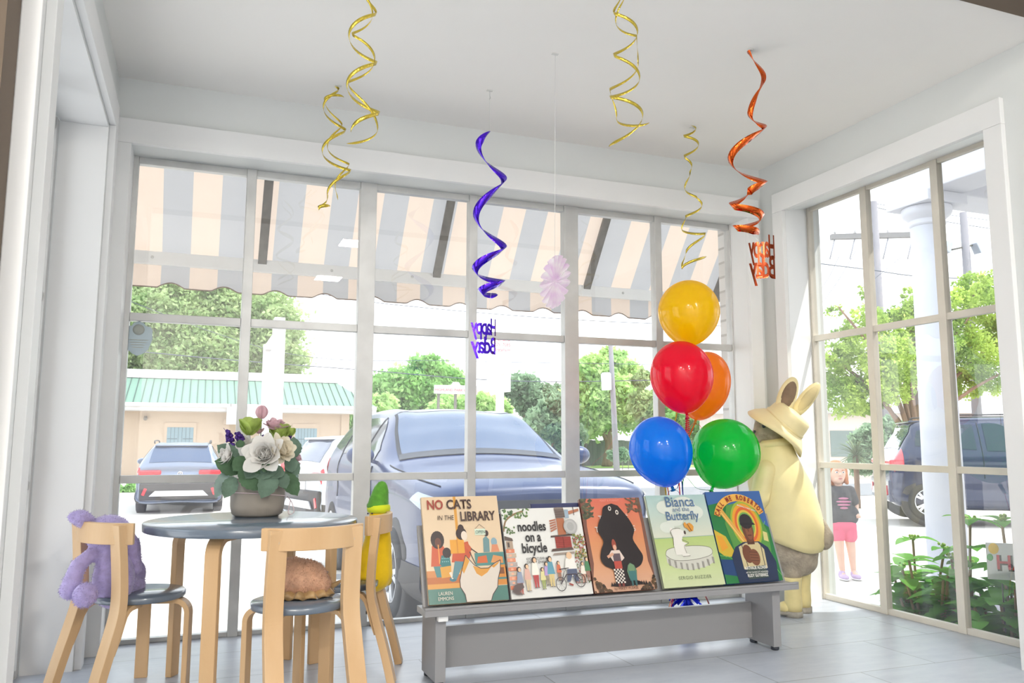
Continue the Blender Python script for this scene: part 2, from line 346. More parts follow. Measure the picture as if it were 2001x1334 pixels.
def ground(name, xs, ys, m, dz=0, kind='structure'):
    w = MB(); vs = []; fs = []
    for y in ys:
        for x in xs: vs.append((x, y, gz(x, y)+dz))
    n = len(xs)
    for j in range(len(ys)-1):
        for i in range(n-1): fs.append((j*n+i, j*n+i+1, (j+1)*n+i+1, (j+1)*n+i))
    w.add(vs, fs); o = w.build(name, m); o['kind'] = kind; return o
ground('parking_lot', [-60, -20, 0, 20, 60, 110], [3.34, 7, 20, 30, 60, 140], CONC)
ground('sidewalk', [2.9, 60], [-20, 3.34], CONC)
ground('road', [-60, 110], [58, 66], ASPH, .01)
ground('lawn_strip', [7.5, 60], [47, 57.9], GRASS, .02)
ground('lawn_strip_2', [-9, -2.6], [27, 31], GRASS, .02)
ground('painted_tree_shade_strip', [9, 30], [20, 26], ASPH, .012)  # shade under the tree, put down as a strip of dark asphalt colour
ground('planting_bed', [2.95, 4.0], [-2, 3.05], mat('bed_soil', srgb(96, 84, 70), .95, noise=(12, .4), bump=(30, .8)), .03)
GRAV = mat('grey_gravel', srgb(176, 172, 178), .95, noise=(26, .5), bump=(40, 1.0)); ground('gravel_bed', [4.0, 6.6], [-2, 5.2], GRAV, .02)
# facade outside the bay: brick plinth below the window and brick pier at the corner
b = MB(); b.box2((-6, 3.30, -.62), (2.80, 3.345, -.005)); b.box2((2.372, GY+.03, -.005), (2.80, 3.33, 2.4)); b.box2((2.742, 3.12, -.005), (2.80, GY+.03, 2.4)); b.box2((2.725, YF, -.62), (2.80, 3.33, -.06))
b.box2((-6, GY+.05, -.005), (-.30, 3.45, 2.4)); o = struct('wall_exterior_brick', b, BRICK)
b = MB(); b.box2((-6, 3.30, ZO+.03), (2.93, 3.42, 3.4)); b.box2((2.76, -4, 1.93), (2.93, 3.42, 3.4)); struct('wall_exterior_upper', b, WHITE)
b = MB(); b.box2((2.9, -6, 2.55), (6.4, 2.10, 2.66)); struct('roof_side_porch', b, WHITE)
# ---- awning
ABEI, AGRY = srgb(226, 206, 190), srgb(182, 181, 183)
def awn_mat():
    m = mat('striped_awning_cloth', ABEI, .9, trans=.33); n = m.node_tree.nodes; l = m.node_tree.links
    tc = n.new('ShaderNodeTexCoord'); sx = n.new('ShaderNodeSeparateXYZ'); l.new(tc.outputs['Object'], sx.inputs[0])
    ma = n.new('ShaderNodeMath'); ma.operation = 'MULTIPLY_ADD'; ma.inputs[1].default_value = 1/.275; ma.inputs[2].default_value = .32; l.new(sx.outputs['X'], ma.inputs[0])
    fr = n.new('ShaderNodeMath'); fr.operation = 'FRACT'; l.new(ma.outputs[0], fr.inputs[0]); gt = n.new('ShaderNodeMath'); gt.operation = 'GREATER_THAN'; gt.inputs[1].default_value = .5; l.new(fr.outputs[0], gt.inputs[0])
    mx = n.new('ShaderNodeMix'); mx.data_type = 'RGBA'; mx.inputs['A'].default_value = (*ABEI, 1); mx.inputs['B'].default_value = (*AGRY, 1); l.new(gt.outputs[0], mx.inputs['Factor'])
    for q in n:
        if q.type == 'BSDF_PRINCIPLED': l.new(mx.outputs['Result'], q.inputs['Base Color'])
        if q.type == 'BSDF_TRANSLUCENT': l.new(mx.outputs['Result'], q.inputs[0])
    return m
AW = thing('awning', 'striped beige and grey cloth awning with a scalloped edge over the window', 'awning', (0, 3.43, 0))
def aw(y): return y-3.43
AX0, AX1, AYF, AZB = -3.2, 3.17, 4.50, 1.672
b = MB(); sl = 1.30
b.loft([[(x, aw(3.43), AZB+(AYF-3.43)*sl+.01), (x, aw(AYF), AZB)] for x in (AX0, AX1)], caps=False, closed=False, smooth=False); b.build('canopy', awn_mat(), AW)
n = 480; b = MB(); vs = []; fs = []
for i in range(n+1):
    x = AX0+(AX1-AX0)*i/n; ph = (x-.087)/.262; zz = 1.487+.026*max(0, math.cos(2*PI*ph))**1.0
    wv = .012*math.sin(x*5.1)
    vs += [(x, aw(AYF), AZB), (x, aw(AYF)+wv*.6, 1.60), (x, aw(AYF)+wv, zz)]
    if i: k = 3*i; fs += [(k-3, k, k+1, k-2), (k-2, k+1, k+2, k-1)]
b.add(vs, fs, 0, True); b.build('valance', awn_mat(), AW)
b = MB()
for i in range(n): b.add([vs[3*i+2], vs[3*i+5], (vs[3*i+5][0], vs[3*i+5][1]-.004, vs[3*i+5][2]+.006), (vs[3*i+2][0], vs[3*i+2][1]-.004, vs[3*i+2][2]+.006)], [(0, 1, 2, 3)])
b.build('edge_binding', mat('dark_binding', srgb(120, 100, 84), .9), AW)
b = MB(); b.box2((AX0, aw(AYF)-.03, 1.605), (AX1, aw(AYF)-.005, AZB+.002)); rail = b.build('front_rail', WHITE, AW, .004)
for i in range(14):
    b = MB(); b.ell((AX0+.2+i*.455, aw(AYF)-.032, 1.642), (.008, .005, .008), 8, 6); b.build('rivet', ALU, AW)
STEEL = mat('dark_steel_arm', srgb(118, 114, 108), .6, metal=.3, noise=(30, .25))
for x in (-1.66, -.69, .271, 1.24, 2.207, 3.15):
    b = MB(); b.bar([(x, aw(3.43), AZB+(AYF-3.43)*sl-.03), (x, aw(AYF)-.02, AZB-.02)], .045, .02); b.build('rafter_arm', STEEL, AW)
b = MB(); b.bar([(AX1-.02, aw(AYF)-.02, 1.64), (AX1-.02, aw(3.58), 1.64)], .03, .03); b.build('side_arm', STEEL, AW)
# ---- low shop building across the lot
BEI = mat('beige_stucco', srgb(180, 162, 144), .9, noise=(1, .04)); TRIMW = mat('white_fascia', srgb(186, 184, 184), .7)
def roof_mat():
    m = mat('green_standing_seam_roof', srgb(104, 136, 120), .6); return m
BL = thing('shop_building', 'long low beige shop building with a pale green ribbed metal roof', 'building', (2, 41, -.9))
b = MB(); b.box2((-14, 0, 0), (4.7, 9, 3.3)); b.build('wall', BEI, BL)
b = MB(); b.box2((4.55, -.08, 0), (4.95, .3, 3.25)); b.build('corner_post', BEI, BL)
b = MB(); b.add([(-14, -1.0, 3.35), (6.1, -1.0, 3.35), (4.6, 2.4, 4.75), (-14, 2.4, 4.75), (6.1, 10, 3.35), (4.6, 6, 4.75), (-14, 6, 4.75), (-14, 10, 3.35)], [(0, 1, 2, 3), (1, 4, 5, 2), (3, 2, 5, 6), (6, 5, 4, 7)])
rf = b.build('roof', roof_mat(), BL)
for i in range(58):
    x = -13.9+i*.335; tp = min(1, max(.12, (6.1-x)/1.5)); b = MB()
    b.bar([(x, -1.0, 3.37), (x, -1.0+3.4*tp, 3.37+1.4*tp)], .022, .05); b.build('roof_seam', mat('dark_seam', srgb(56, 74, 66), .5), rf)
b = MB(); b.box2((-14, 2.2, 4.7), (4.7, 2.5, 5.12)); b.build('ridge_cap', TRIMW, BL)
b = MB(); b.box2((-14, -1.05, 3.02), (6.1, -.95, 3.36)); b.box2((-14, -1, 3.0), (6.05, 0, 3.08)); b.build('fascia', TRIMW, BL)
b = MB(); b.box2((-14, -1.14, 3.2), (6.1, -1.05, 3.36)); b.build('gutter', mat('gutter_grey', srgb(214, 210, 204), .6), BL)
SHUT = mat('blue_grey_shutter', srgb(118, 142, 152), .6)
for xa, xb in ((-3.42, -2.28), (2.34, 3.38)):
    b = MB(); b.box2((xa, -.05, .2), (xb, 0, 2.28)); d = b.build('shutter_door', SHUT, BL)
    b = MB()
    for i in range(1, 7): x = xa+(xb-xa)*i/7; b.box2((x-.012, -.056, .2), (x+.012, -.05, 2.28))
    for z in (.8, 1.75): b.box2((xa+.02, -.07, z-.02), (xa+.45, -.055, z+.02)); b.box2((xb-.45, -.07, z-.02), (xb-.02, -.055, z+.02))
    b.build('plank_joint', mat('dark_joint', srgb(86, 106, 116), .6), d)
    b = MB(); b.box2((xa-.12, -.04, 2.28), (xb+.12, 0, 2.5)); b.box2((xa-.12, -.04, .2), (xa, 0, 2.28)); b.box2((xb, -.04, .2), (xb+.12, 0, 2.28)); b.build('door_frame', BEI, d)
b = MB(); b.box((-4.35, -.15, 2.72), (.12, .25, .12)); b.ell((-4.35, -.32, 2.66), .09); b.build('wall_lamp', STEEL, BL)
b = MB(); b.box((-.85, -.06, 2.55), (.26, .12, .26)); b.build('junction_box', BEI, BL)
sg = thing('hanging_sign', 'blank white board hanging under the eave of the beige building', 'sign', tuple(at(486, 812, 39.815)), group=None)
b = MB(); b.box((0, 0, 0), (1.95, .08, .82)); b.build('board', TRIMW, sg)
b = MB(); b.box((-.8, 0, .47), (.03, .03, .16)); b.box((.8, 0, .47), (.03, .03, .16)); b.build('hanger', STEEL, sg)
# ---- white sign post with a hanging panel, middle of the lot
p = at(537, 862, 12); ps = thing('sign_post', 'tall white post with a narrow hanging sign panel in the parking lot', 'sign post', (p.x, p.y, gz(0, 12)))
b = MB(); b.box((0, 0, 1.55), (.17, .17, 3.10)); b.build('post', TRIMW, ps, .01)
b = MB(); b.box((0, 0, 3.12), (.23, .23, .05)); b.box((0, 0, 3.17), (.15, .15, .05)); b.build('post_cap', TRIMW, ps, .01)
b = MB(); b.box((-.02, .95, 2.95), (.09, 1.75, .09)); b.build('arm', TRIMW, ps)
b = MB(); b.box((-.02, .95, 2.1), (.04, 1.3, 1.4)); b.build('panel', mat('sign_panel_grey', srgb(222, 226, 234), .6), ps)
b = MB(); b.box((-.02, 1.75, 1.5), (.14, .14, 3.0)); b.build('rear_post', TRIMW, ps)
# ---- tall roadside sign
p = at(975, 709, 32); RS = thing('roadside_sign', 'tall white roadside sign with stacked red and black lettered panels on a pole', 'sign', (p.x, p.y, gz(0, 32)), .12)
zb = p.z-gz(0, 32)
b = MB(); b.box((0, 0, zb), (.86, .5, 2.42)); b.build('cabinet', mat('sign_cabinet_white', srgb(244, 242, 240), .5), RS)
b = MB(); b.box((.05, 0, (zb-1.2)/2), (.26, .26, zb-1.2)); b.build('pole', mat('pinkish_pole', srgb(232, 216, 208), .7), RS)
SRED, SGR = mat('faded_red_letters', srgb(232, 96, 104), .6), mat('faded_brown_letters', srgb(160, 150, 134), .6)
for z0, z1, m in ((.42, 1.18, 'sign_face_white'), (-.22, .38, 'sign_face_cream'), (-1.16, -.26, 'sign_face_ivory')):
    b = MB(); b.box((0, -.255, zb+(z0+z1)/2), (.80, .02, z1-z0)); b.build('face_panel', mat(m, {'sign_face_white': srgb(250, 248, 248), 'sign_face_cream': srgb(246, 240, 224), 'sign_face_ivory': srgb(248, 242, 214)}[m], .5), RS)
TX = Matrix.Rotation(PI/2, 4, 'X')
def wtext(nm, s, size, m, par, x, y, z, **k): return text_obj(nm, s, size, m, par, Matrix.Translation((x, y, z)) @ TX, **k)
wtext('lettering', 'Crane', .26, SRED, RS, 0.06, -.268, zb+.92, offset=.006); wtext('lettering', '225  7085', .19, SRED, RS, .02, -.268, zb+.69, offset=.004)
wtext('lettering', 'StateFarm', .185, SRED, RS, .06, -.268, zb+.47, offset=.004)
b = MB()
for a, c in ((-.35, .50), (-.31, .50), (-.33, .535)):
    b.add([(a-.028, -.268, zb+c-.012), (a+.028, -.268, zb+c-.012), (a+.028, -.268, zb+c+.018), (a-.028, -.268, zb+c+.018)], [(0, 1, 2, 3)])
b.build('logo', SRED, RS)
wtext('lettering', 'LAMPS &', .16, SGR, RS, .08, -.268, zb+.18); wtext('lettering', 'LIGHTING', .16, SGR, RS, .06, -.268, zb+.01); wtext('lettering', 'Seven', .22, SGR, RS, 0, -.268, zb-.55)
# ---- shopping centre sign
p = at(890, 760, 40); HS = thing('shopping_centre_sign', 'long low white sign board with pink lettering on thin posts before the trees', 'sign', (p.x, p.y, gz(0, 40)))
zb = p.z-gz(0, 40); b = MB(); pr = [(-1.15, -.26), (1.15, -.26), (1.15, .18), (.25, .20), (.15, .36), (-.15, .36), (-.25, .20), (-1.15, .18)]
b.prism([(x, z) for x, z in pr], .1, Matrix.Translation((0, 0, zb)) @ TX); b.build('board', TRIMW, HS)
wtext('lettering', 'HIGHLAND PARK CENTER', .19, SRED, HS, 0, -.11, zb-.12)
for x in (-.9, 0, .9): b = MB(); b.box((x, 0, (zb-.26)/2), (.12, .12, zb-.26)); b.build('post', STEEL, HS)
# ---- utility poles and wires
WOODP = mat('weathered_pole_wood', srgb(138, 136, 142), .9, noise=(3, .2, (1, 1, .1)), bump=(20, .3))
def upole(x0, y0, base, top, r, label):
    o = thing('utility_pole', label, 'utility pole', (x0, y0, gz(x0, y0)), group='utility poles')
    b = MB(); b.tube([(0, 0, base), (0, 0, top)], [r, r*.7], 12); b.build('pole', WOODP, o); return o
p = at(1204, 800, 34); U1 = upole(p.x, p.y, 0, at(1197, 672, 34).z-gz(0, 34), .15, 'leaning brown utility pole with a grey transformer behind the dark blue car')
U1.rotation_euler = (0, -.04, 0)
b = MB(); b.lathe([(.001, -.4), (.24, -.4), (.24, .35), (.18, .42), (.001, .42)], 16, M=Matrix.Translation((-.32, 0, at(1197, 745, 34).z-gz(0, 34)))); b.build('transformer', mat('transformer_grey', srgb(200, 206, 212), .5), U1)
p = at(1712, 500, 19); U2 = upole(p.x, p.y, 0, at(1712, 395, 19).z-gz(0, 19), .17, 'grey utility pole with a wooden crossarm seen through the right window')
zc = at(1717, 461, 19).z-gz(0, 19)
b = MB(); d = Vector((CR.x, CR.y, 0)).normalized(); L = .95*1.45
b.bar([d*-1.0*L+Vector((0, 0, zc-.05)), d*1.0*L+Vector((0, 0, zc+.03))], .16, .16, (0, 0, 1)); b.build('crossarm', mat('crossarm_wood', srgb(130, 128, 128), .8), U2)
for t in (-.9, -.45, .3, .85):
    b = MB(); q = d*t*L+Vector((0, 0, zc)); b.lathe([(.02, .06), (.05, .08), (.03, .12), (.05, .15), (.02, .2)], 10, M=Matrix.Translation(q)); b.build('insulator', TRIMW, U2)
    b = MB(); b.tube([q+Vector((0, 0, -.05)), q+d*-.2+Vector((0, 0, -.75))], .022, 6); b.build('strain_insulator', mat('insulator_grey', srgb(150, 152, 160), .5), U2)
p = at(1886, 470, 15); U3 = upole(p.x, p.y, 0, at(1880, 415, 15).z-gz(0, 15), .13, 'slim grey light pole with two floodlights beyond the white column')
zc = at(1886, 485, 15).z-gz(0, 15)
b = MB(); b.tube([d*-.42+Vector((0, 0, zc-.05)), d*.25+Vector((0, 0, zc+.1))], .025, 6); b.build('lamp_arm', STEEL, U3)
for t, rz in ((-.5, .4), (.3, -.5)):
    b = MB(); b.box(d*t+Vector((0, 0, zc+.02)), (.16, .22, .3), rz=Matrix.Rotation(rz, 4, 'Y')); b.build('floodlight', mat('floodlight_grey', srgb(170, 176, 190), .4, metal=.5), U3, .02)
def wire(pts, r=.012, label='thin black overhead power line', shade=(40, 44, 54)):
    b = MB(); P = bezier(pts, 8); b.tube(P, r, 5); o = b.build('overhead_wire', mat('black_cable', srgb(70, 76, 90), .7)); return tag(o, label, 'wire', 'overhead power lines')
wire([at(150, 675, 38), at(450, 703, 38), at(700, 722, 38), at(1000, 744, 38), at(1300, 742, 38), at(1420, 735, 38)], .022, 'power line crossing behind the building roof and the roadside sign')
wire([at(180, 560, 44), at(560, 690, 44), at(900, 705, 44), at(1290, 712, 44)], .016, 'faint upper power line across the sky above the trees')
wire([at(560, 562, 30), at(760, 594, 30), at(1130, 625, 30), at(1500, 640, 30)], .014, 'faint power line just below the awning edge')
wire([at(1560, 510, 16), at(1700, 527, 16), at(1800, 540, 16), at(1990, 548, 16)], .014, 'thick black cable crossing in front of the crossarm pole')
wire([at(1712, 405, 19), at(1800, 425, 19), at(1990, 455, 19)], .012, 'upper cable running right from the crossarm pole top')
wire([at(1712, 398, 19.0), at(1800, 412, 19.0), at(1990, 438, 19.0)], .010, 'topmost cable running right from the crossarm pole top')
for k, (x0, y0, x1, y1) in enumerate(((1640, 500, 1600, 570), (1672, 490, 1600, 600), (1764, 500, 1610, 610))):
    wire([at(x0, y0, 18.8), at((x0+x1)/2, (y0+y1)/2+6, 18.8), at(x1, y1, 18.8)], .008, ['left', 'middle', 'right'][k]+' guy cable falling from the crossarm insulators')
# ---- white column and portico to the right
p = atz(1857, 1160, -.6); PC = thing('portico', 'white round column carrying a white portico beam outside the right window', 'portico', (p.x, p.y, -.6))
COLW = mat('white_column_paint', srgb(200, 202, 210), .6, noise=(2, .03))
ht = at(1812, 420, p.y).z+.6
b = MB(); b.lathe([(.19, 0), (.19, .12), (.165, .16), (.165, 1.0), (.145, ht-.12)], 40); b.build('column_shaft', COLW, PC)
b = MB(); b.lathe([(.145, ht-.12), (.16, ht-.1), (.15, ht-.06), (.2, ht-.02), (.215, ht+.01), (.215, ht+.06)], 40); b.box((0, 0, ht+.11), (.48, .48, .1)); b.build('column_capital', COLW, PC, .006)
b = MB(); b.box2((-.2, -9, ht+.16), (.2, .2, ht+.62)); b.box2((-.26, -9, ht+.56), (.26, .26, ht+.70)); b.box2((.2, -.2, ht+.16), (9, .2, ht+.62)); b.build('beam', COLW, PC, .01)
b = MB(); b.box2((.2, -9, ht+.5), (9, -.2, ht+.56)); b.build('soffit', mat('soffit_grey', srgb(214, 216, 222), .7), PC)
# ---- far pale building at the right
p = atz(1655, 890, -.9); FB = thing('far_house', 'small pale house with a grey roof far behind the child', 'house', (28, 30, -.9), -.5)
b = MB(); b.box2((-6, 0, 0), (6, 6, 3.0)); b.build('wall', mat('pale_tan_wall', srgb(206, 194, 184), .9), FB)
b = MB(); b.add([(-6.4, -.5, 3), (6.4, -.5, 3), (6.4, 6.5, 3), (-6.4, 6.5, 3), (-6, 3, 4.3), (6, 3, 4.3)], [(0, 1, 5, 4), (2, 3, 4, 5), (1, 2, 5), (3, 0, 4), (0, 3, 2, 1)]); b.build('roof', mat('grey_shingle', srgb(176, 178, 186), .8), FB)
for x in (-3.2, 0, 3): b = MB(); b.box2((x-.6, -.04, 1.0), (x+.6, 0, 2.2)); b.build('window', mat('dark_house_window', srgb(110, 124, 120), .2), FB)
# ---- timber fence
p = atz(1190, 880, -.9); p = at(1190, 880, 52); FN = thing('timber_fence', 'dark weathered board fence below the light green tree', 'fence', (p.x, 52, -.9))
b = MB()
for i in range(80): x = -8+i*.2; b.box((x, 0, .9), (.19, .03, 1.8+.06*math.sin(i*7.3)))
b.build('boards', mat('weathered_dark_boards', srgb(96, 98, 96), .9, noise=(5, .3, (1, 1, .2))), FN)
b = MB(); b.box((0, .06, .4), (16, .06, .1)); b.box((0, .06, 1.4), (16, .06, .1)); b.build('rail', MATS['weathered_dark_boards'], FN)
p = at(1222, 890, 44); LS = thing('lawn_sign', 'tiny blue and white sign standing in the grass before the dark board fence', 'sign', (p.x, p.y, gz(0, 44)))
zb = p.z-gz(0, 44); b = MB(); b.box((0, 0, zb+.1), (.62, .04, .42)); b.build('board', mat('blue_lawn_board', srgb(90, 130, 200), .6), LS)
b = MB(); b.box((0, -.024, zb+.12), (.46, .006, .12)); b.build('white_band', TRIMW, LS)
b = MB(); b.box((-.2, 0, zb/2), (.03, .03, zb)); b.build('stake', STEEL, LS); b = MB(); b.box((.2, 0, zb/2), (.03, .03, zb)); b.build('stake', STEEL, LS)
# ================================================================ trees, hedges, plants
def leaf_mat(name, c1, c2, tr=.6):
    return mat(name, c1, .7, spec=.2, noise=(1.1, 0), col2=c2, trans=tr)
LM = [leaf_mat('leaf_olive_green', srgb(196, 212, 160), srgb(140, 168, 112)), leaf_mat('leaf_fresh_green', srgb(186, 222, 150), srgb(130, 180, 104)),
      leaf_mat('leaf_pale_lime', srgb(210, 232, 166), srgb(166, 204, 128)), leaf_mat('leaf_blue_green', srgb(166, 190, 158), srgb(118, 148, 116)), leaf_mat('leaf_bright', srgb(204, 224, 120), srgb(120, 158, 66))]
BARK = mat('tree_bark', srgb(140, 112, 92), .9, noise=(6, .3, (1, 1, .2)), bump=(20, .5))
def leaves(name, blobs, n, size, m, parent, seed, shell=.55, flat=False):
    rs = np.random.RandomState(seed); vol = np.array([b[1][0]*b[1][1]*b[1][2] for b in blobs])**.8; cnt = (vol/vol.sum()*n).astype(int); P = []
    for (c, r), k in zip(blobs, cnt):
        d = rs.normal(size=(k, 3)); d /= np.linalg.norm(d, axis=1)[:, None]; rad = shell+(1-shell)*rs.rand(k)**.6
        # clumps: pull points toward random twig ends
        tw = rs.normal(size=(max(8, k//45), 3)); tw /= np.linalg.norm(tw, axis=1)[:, None]; tw *= (.55+.5*rs.rand(len(tw)))[:, None]
        pts = tw[rs.randint(len(tw), size=k)]+rs.normal(size=(k, 3))*.13
        mixv = rs.rand(k) < .25; pts[mixv] = (d*rad[:, None])[mixv]
        P.append(pts*np.array(r)+np.array(c))
    P = np.concatenate(P); k = len(P); a = rs.normal(size=(k, 3)); a /= np.linalg.norm(a, axis=1)[:, None]; bb = np.cross(a, rs.normal(size=(k, 3))); bb /= np.linalg.norm(bb, axis=1)[:, None]
    s = (size*(.6+.8*rs.rand(k)))[:, None]; w = s*.55
    V = np.stack([P-a*s, P+bb*w-a*s*.1, P+a*s, P-bb*w-a*s*.1], 1).reshape(-1, 3)
    me = bpy.data.meshes.new(name); me.vertices.add(4*k); me.vertices.foreach_set('co', V.ravel()); me.loops.add(4*k); me.loops.foreach_set('vertex_index', np.arange(4*k, dtype=np.int32))
    me.polygons.add(k); me.polygons.foreach_set('loop_start', np.arange(0, 4*k, 4, dtype=np.int32)); me.polygons.foreach_set('loop_total', np.full(k, 4, dtype=np.int32)); me.update()
    return link(name, me, parent, m)
def tree(label, base, blobs, n, size, m, trunk, seed, name='tree', cat='tree', group=None, limbs=True):
    o = thing(name, label, cat, base, group=group)
    B = [((c[0], c[1], c[2]), r if isinstance(r, tuple) else (r, r, r*.85)) for c, r in blobs]
    leaves('foliage', B, n, size, m, o, seed)
    if trunk:
        b = MB(); r0 = trunk; cz = sum(c[2] for c, _ in B)/len(B); b.tube(bezier([(0, 0, 0), (r0*.6, 0, cz*.3), (-r0*.4, 0, cz*.65), (0, 0, cz)], 5), [r0*(1-.6*i/15) for i in range(16)], 8)
        if limbs:
            for c, r in (B if len(B) < 20 else B[::5]): b.tube(bezier([(0, 0, cz*.35), (c[0]*.4, c[1]*.4, cz*.35+(c[2]-cz*.35)*.6), c], 4), [r0*.5*(1-.75*i/8) for i in range(9)], 6)
        b.build('trunk', BARK, o)
    return o
def blob_at(px, py, Y, rpx, base, sq=.85):
    p = at(px, py, Y); r = rpx*Y/ray(px, py).y/F; return ((p.x-base[0], p.y-base[1], p.z-base[2]), (r, r*.9, r*sq))
def tree_px(label, Y, basepx, circles, n, size, m, trunk, seed, **k):
    p = at(basepx, 863, Y); base = (p.x, p.y, -.9); return tree(label, base, [blob_at(x, y, Y+dy, r, base) for x, y, r, dy in circles], n, size, m, trunk, seed, **k)
G1 = 'background trees'
tree_px('huge pale olive tree towering behind the green roofed building', 56, 410, [(330, 640, 90, 0), (430, 600, 80, 1), (500, 640, 85, 0), (290, 600, 70, 2), (400, 700, 90, -1), (540, 700, 55, 0), (480, 570, 45, 1), (250, 690, 60, 1), (350, 565, 50, 0)], 120000, .16, LM[0], .7, 11, group=G1)
tree_px('round green tree behind the shopping centre sign, left of the roadside sign', 62, 830, [(800, 770, 62, 0), (860, 755, 50, 0), (760, 765, 42, 1), (830, 725, 34, 0), (880, 790, 40, -1)], 28000, .22, LM[1], .4, 12, group=G1)
tree_px('lower yellow green trees just above the dark blue car roof', 55, 930, [(930, 795, 34, 0), (880, 805, 40, 0), (970, 800, 30, 1), (745, 800, 34, 0)], 15000, .2, LM[2], .3, 13, group=G1)
tree_px('mid green tree right of the roadside sign', 66, 1030, [(1020, 765, 40, 0), (1050, 790, 42, 0), (1090, 790, 40, 1)], 17000, .22, LM[3], .35, 14, group=G1)
tree_px('small grey green tree beside the white window mullion', 48, 1070, [(1065, 830, 38, 0), (1090, 800, 36, 0), (1105, 845, 36, 0)], 9000, .22, LM[3], .25, 15, group=G1)
tree_px('large light green tree behind the leaning utility pole', 50, 1185, [(1175, 770, 62, 0), (1160, 730, 44, 0), (1210, 745, 46, 1), (1195, 705, 30, 0), (1150, 810, 50, 0), (1225, 800, 46, -1)], 34000, .19, LM[2], .4, 16, group=G1)
tree_px('thin whitish tree right of the leaning utility pole', 46, 1262, [(1262, 790, 32, 0), (1275, 840, 28, 0), (1255, 740, 18, 0)], 6000, .20, LM[0], .22, 17, group=G1)
tree_px('green tree glimpsed between the balloons', 54, 1400, [(1330, 800, 50, 0), (1400, 820, 60, 0), (1450, 790, 50, 0), (1320, 870, 30, 0), (1400, 900, 40, 0)], 14000, .24, LM[1], .35, 18, group=G1)
tree_px('dark green bushes right of the beige building', 60, 690, [(690, 815, 26, 0), (720, 800, 24, 0)], 4000, .24, LM[1], .2, 19, group=G1)
for i, (x, y, r) in enumerate(((1207, 888, 15), (1262, 887, 12))):
    tree_px(['clipped round hedge bush left of the utility pole foot', 'smaller clipped hedge bush right of the utility pole foot'][i], 42, x, [(x, y, r, 0), (x+r*.5, y+1, r*.9, 0), (x-r*.5, y+2, r*.85, 0)], 4500, .10, LM[3], 0, 21+i, name='hedge_bush', cat='bush', group='hedge bushes')
for i, (x, y, r) in enumerate(((227, 962, 12), (258, 958, 11))):
    tree_px(['leafy shrub at the left edge of the back window', 'leafy shrub beside the rear wheel of the silver car'][i], 29, x, [(x, y, r, 0), (x, y-7, r*.75, 0)], 1800, .09, LM[1], .03, 31+i, name='shrub', cat='bush', group='shrubs by the grass')
# right-hand tree, near
_rn = random.Random(77); _cs = []
for (x, y, r, dy) in [(1650, 730, 46, .5), (1625, 690, 34, .2), (1690, 680, 46, 0), (1720, 720, 44, -.2), (1660, 650, 26, .2), (1700, 620, 30, 0), (1750, 640, 44, .3), (1790, 610, 38, 0), (1760, 700, 50, -.4), (1650, 780, 44, .2), (1700, 770, 40, .3), (1745, 760, 40, -.3), (1800, 680, 50, .2), (1830, 630, 44, .3), (1870, 600, 36, 0), (1865, 660, 50, .1), (1900, 560, 34, .2), (1930, 600, 46, 0), (1940, 550, 30, .3), (1905, 690, 50, -.2), (1960, 660, 50, .2), (1950, 730, 46, -.3), (1890, 745, 40, .4), (1985, 610, 44, 0), (2010, 700, 50, .3), (1840, 740, 40, .5), (1630, 610, 16, .1), (1690, 570, 14, 0), (1780, 575, 18, .2)]:
    _cs.append((x, y, r, dy))
    for _ in range(2): a_ = _rn.uniform(0, 6.28); _cs.append((x+r*.95*math.cos(a_), y+r*.8*math.sin(a_), r*.42, dy+_rn.uniform(-.4, .4)))
tree_px('bright leafy tree with forked reddish branches behind the white column', 13.5, 1790, _cs, 62000, .040, LM[4], .13, 41, group=G1)
tree_px('dark conifer and shrub mass behind the rear of the dark van', 17, 1715, [(1700, 860, 34, 0), (1735, 840, 30, 0), (1690, 900, 30, 0), (1760, 850, 26, .5)], 9000, .07, LM[3], .1, 42, group=G1)
# palm-like yucca
p = at(1672, 890, 15); YU = thing('yucca', 'spiky yucca plant with long drooping blades behind the child', 'plant', (p.x, p.y, gz(0, 15)))
b = MB(); rnd = random.Random(5); zt = p.z-gz(0, 15)
b.tube([(0, 0, 0), (0, 0, zt)], .06, 8); b.build('stem', BARK, YU)
b = MB()
for i in range(70):
    a = rnd.uniform(0, 2*PI); e = rnd.uniform(-.5, 1.3); L = rnd.uniform(.35, .7); P = []
    for k in range(6): t = k/5; P.append((math.cos(a)*math.cos(e)*L*t, math.sin(a)*math.cos(e)*L*t, zt+L*t*math.sin(e)-.35*L*t*t))
    b.bar(P, .03, .004, (-math.sin(a), math.cos(a), 0))
b.build('blades', leaf_mat('yucca_blade', srgb(150, 164, 120), srgb(110, 128, 96), .2), YU)
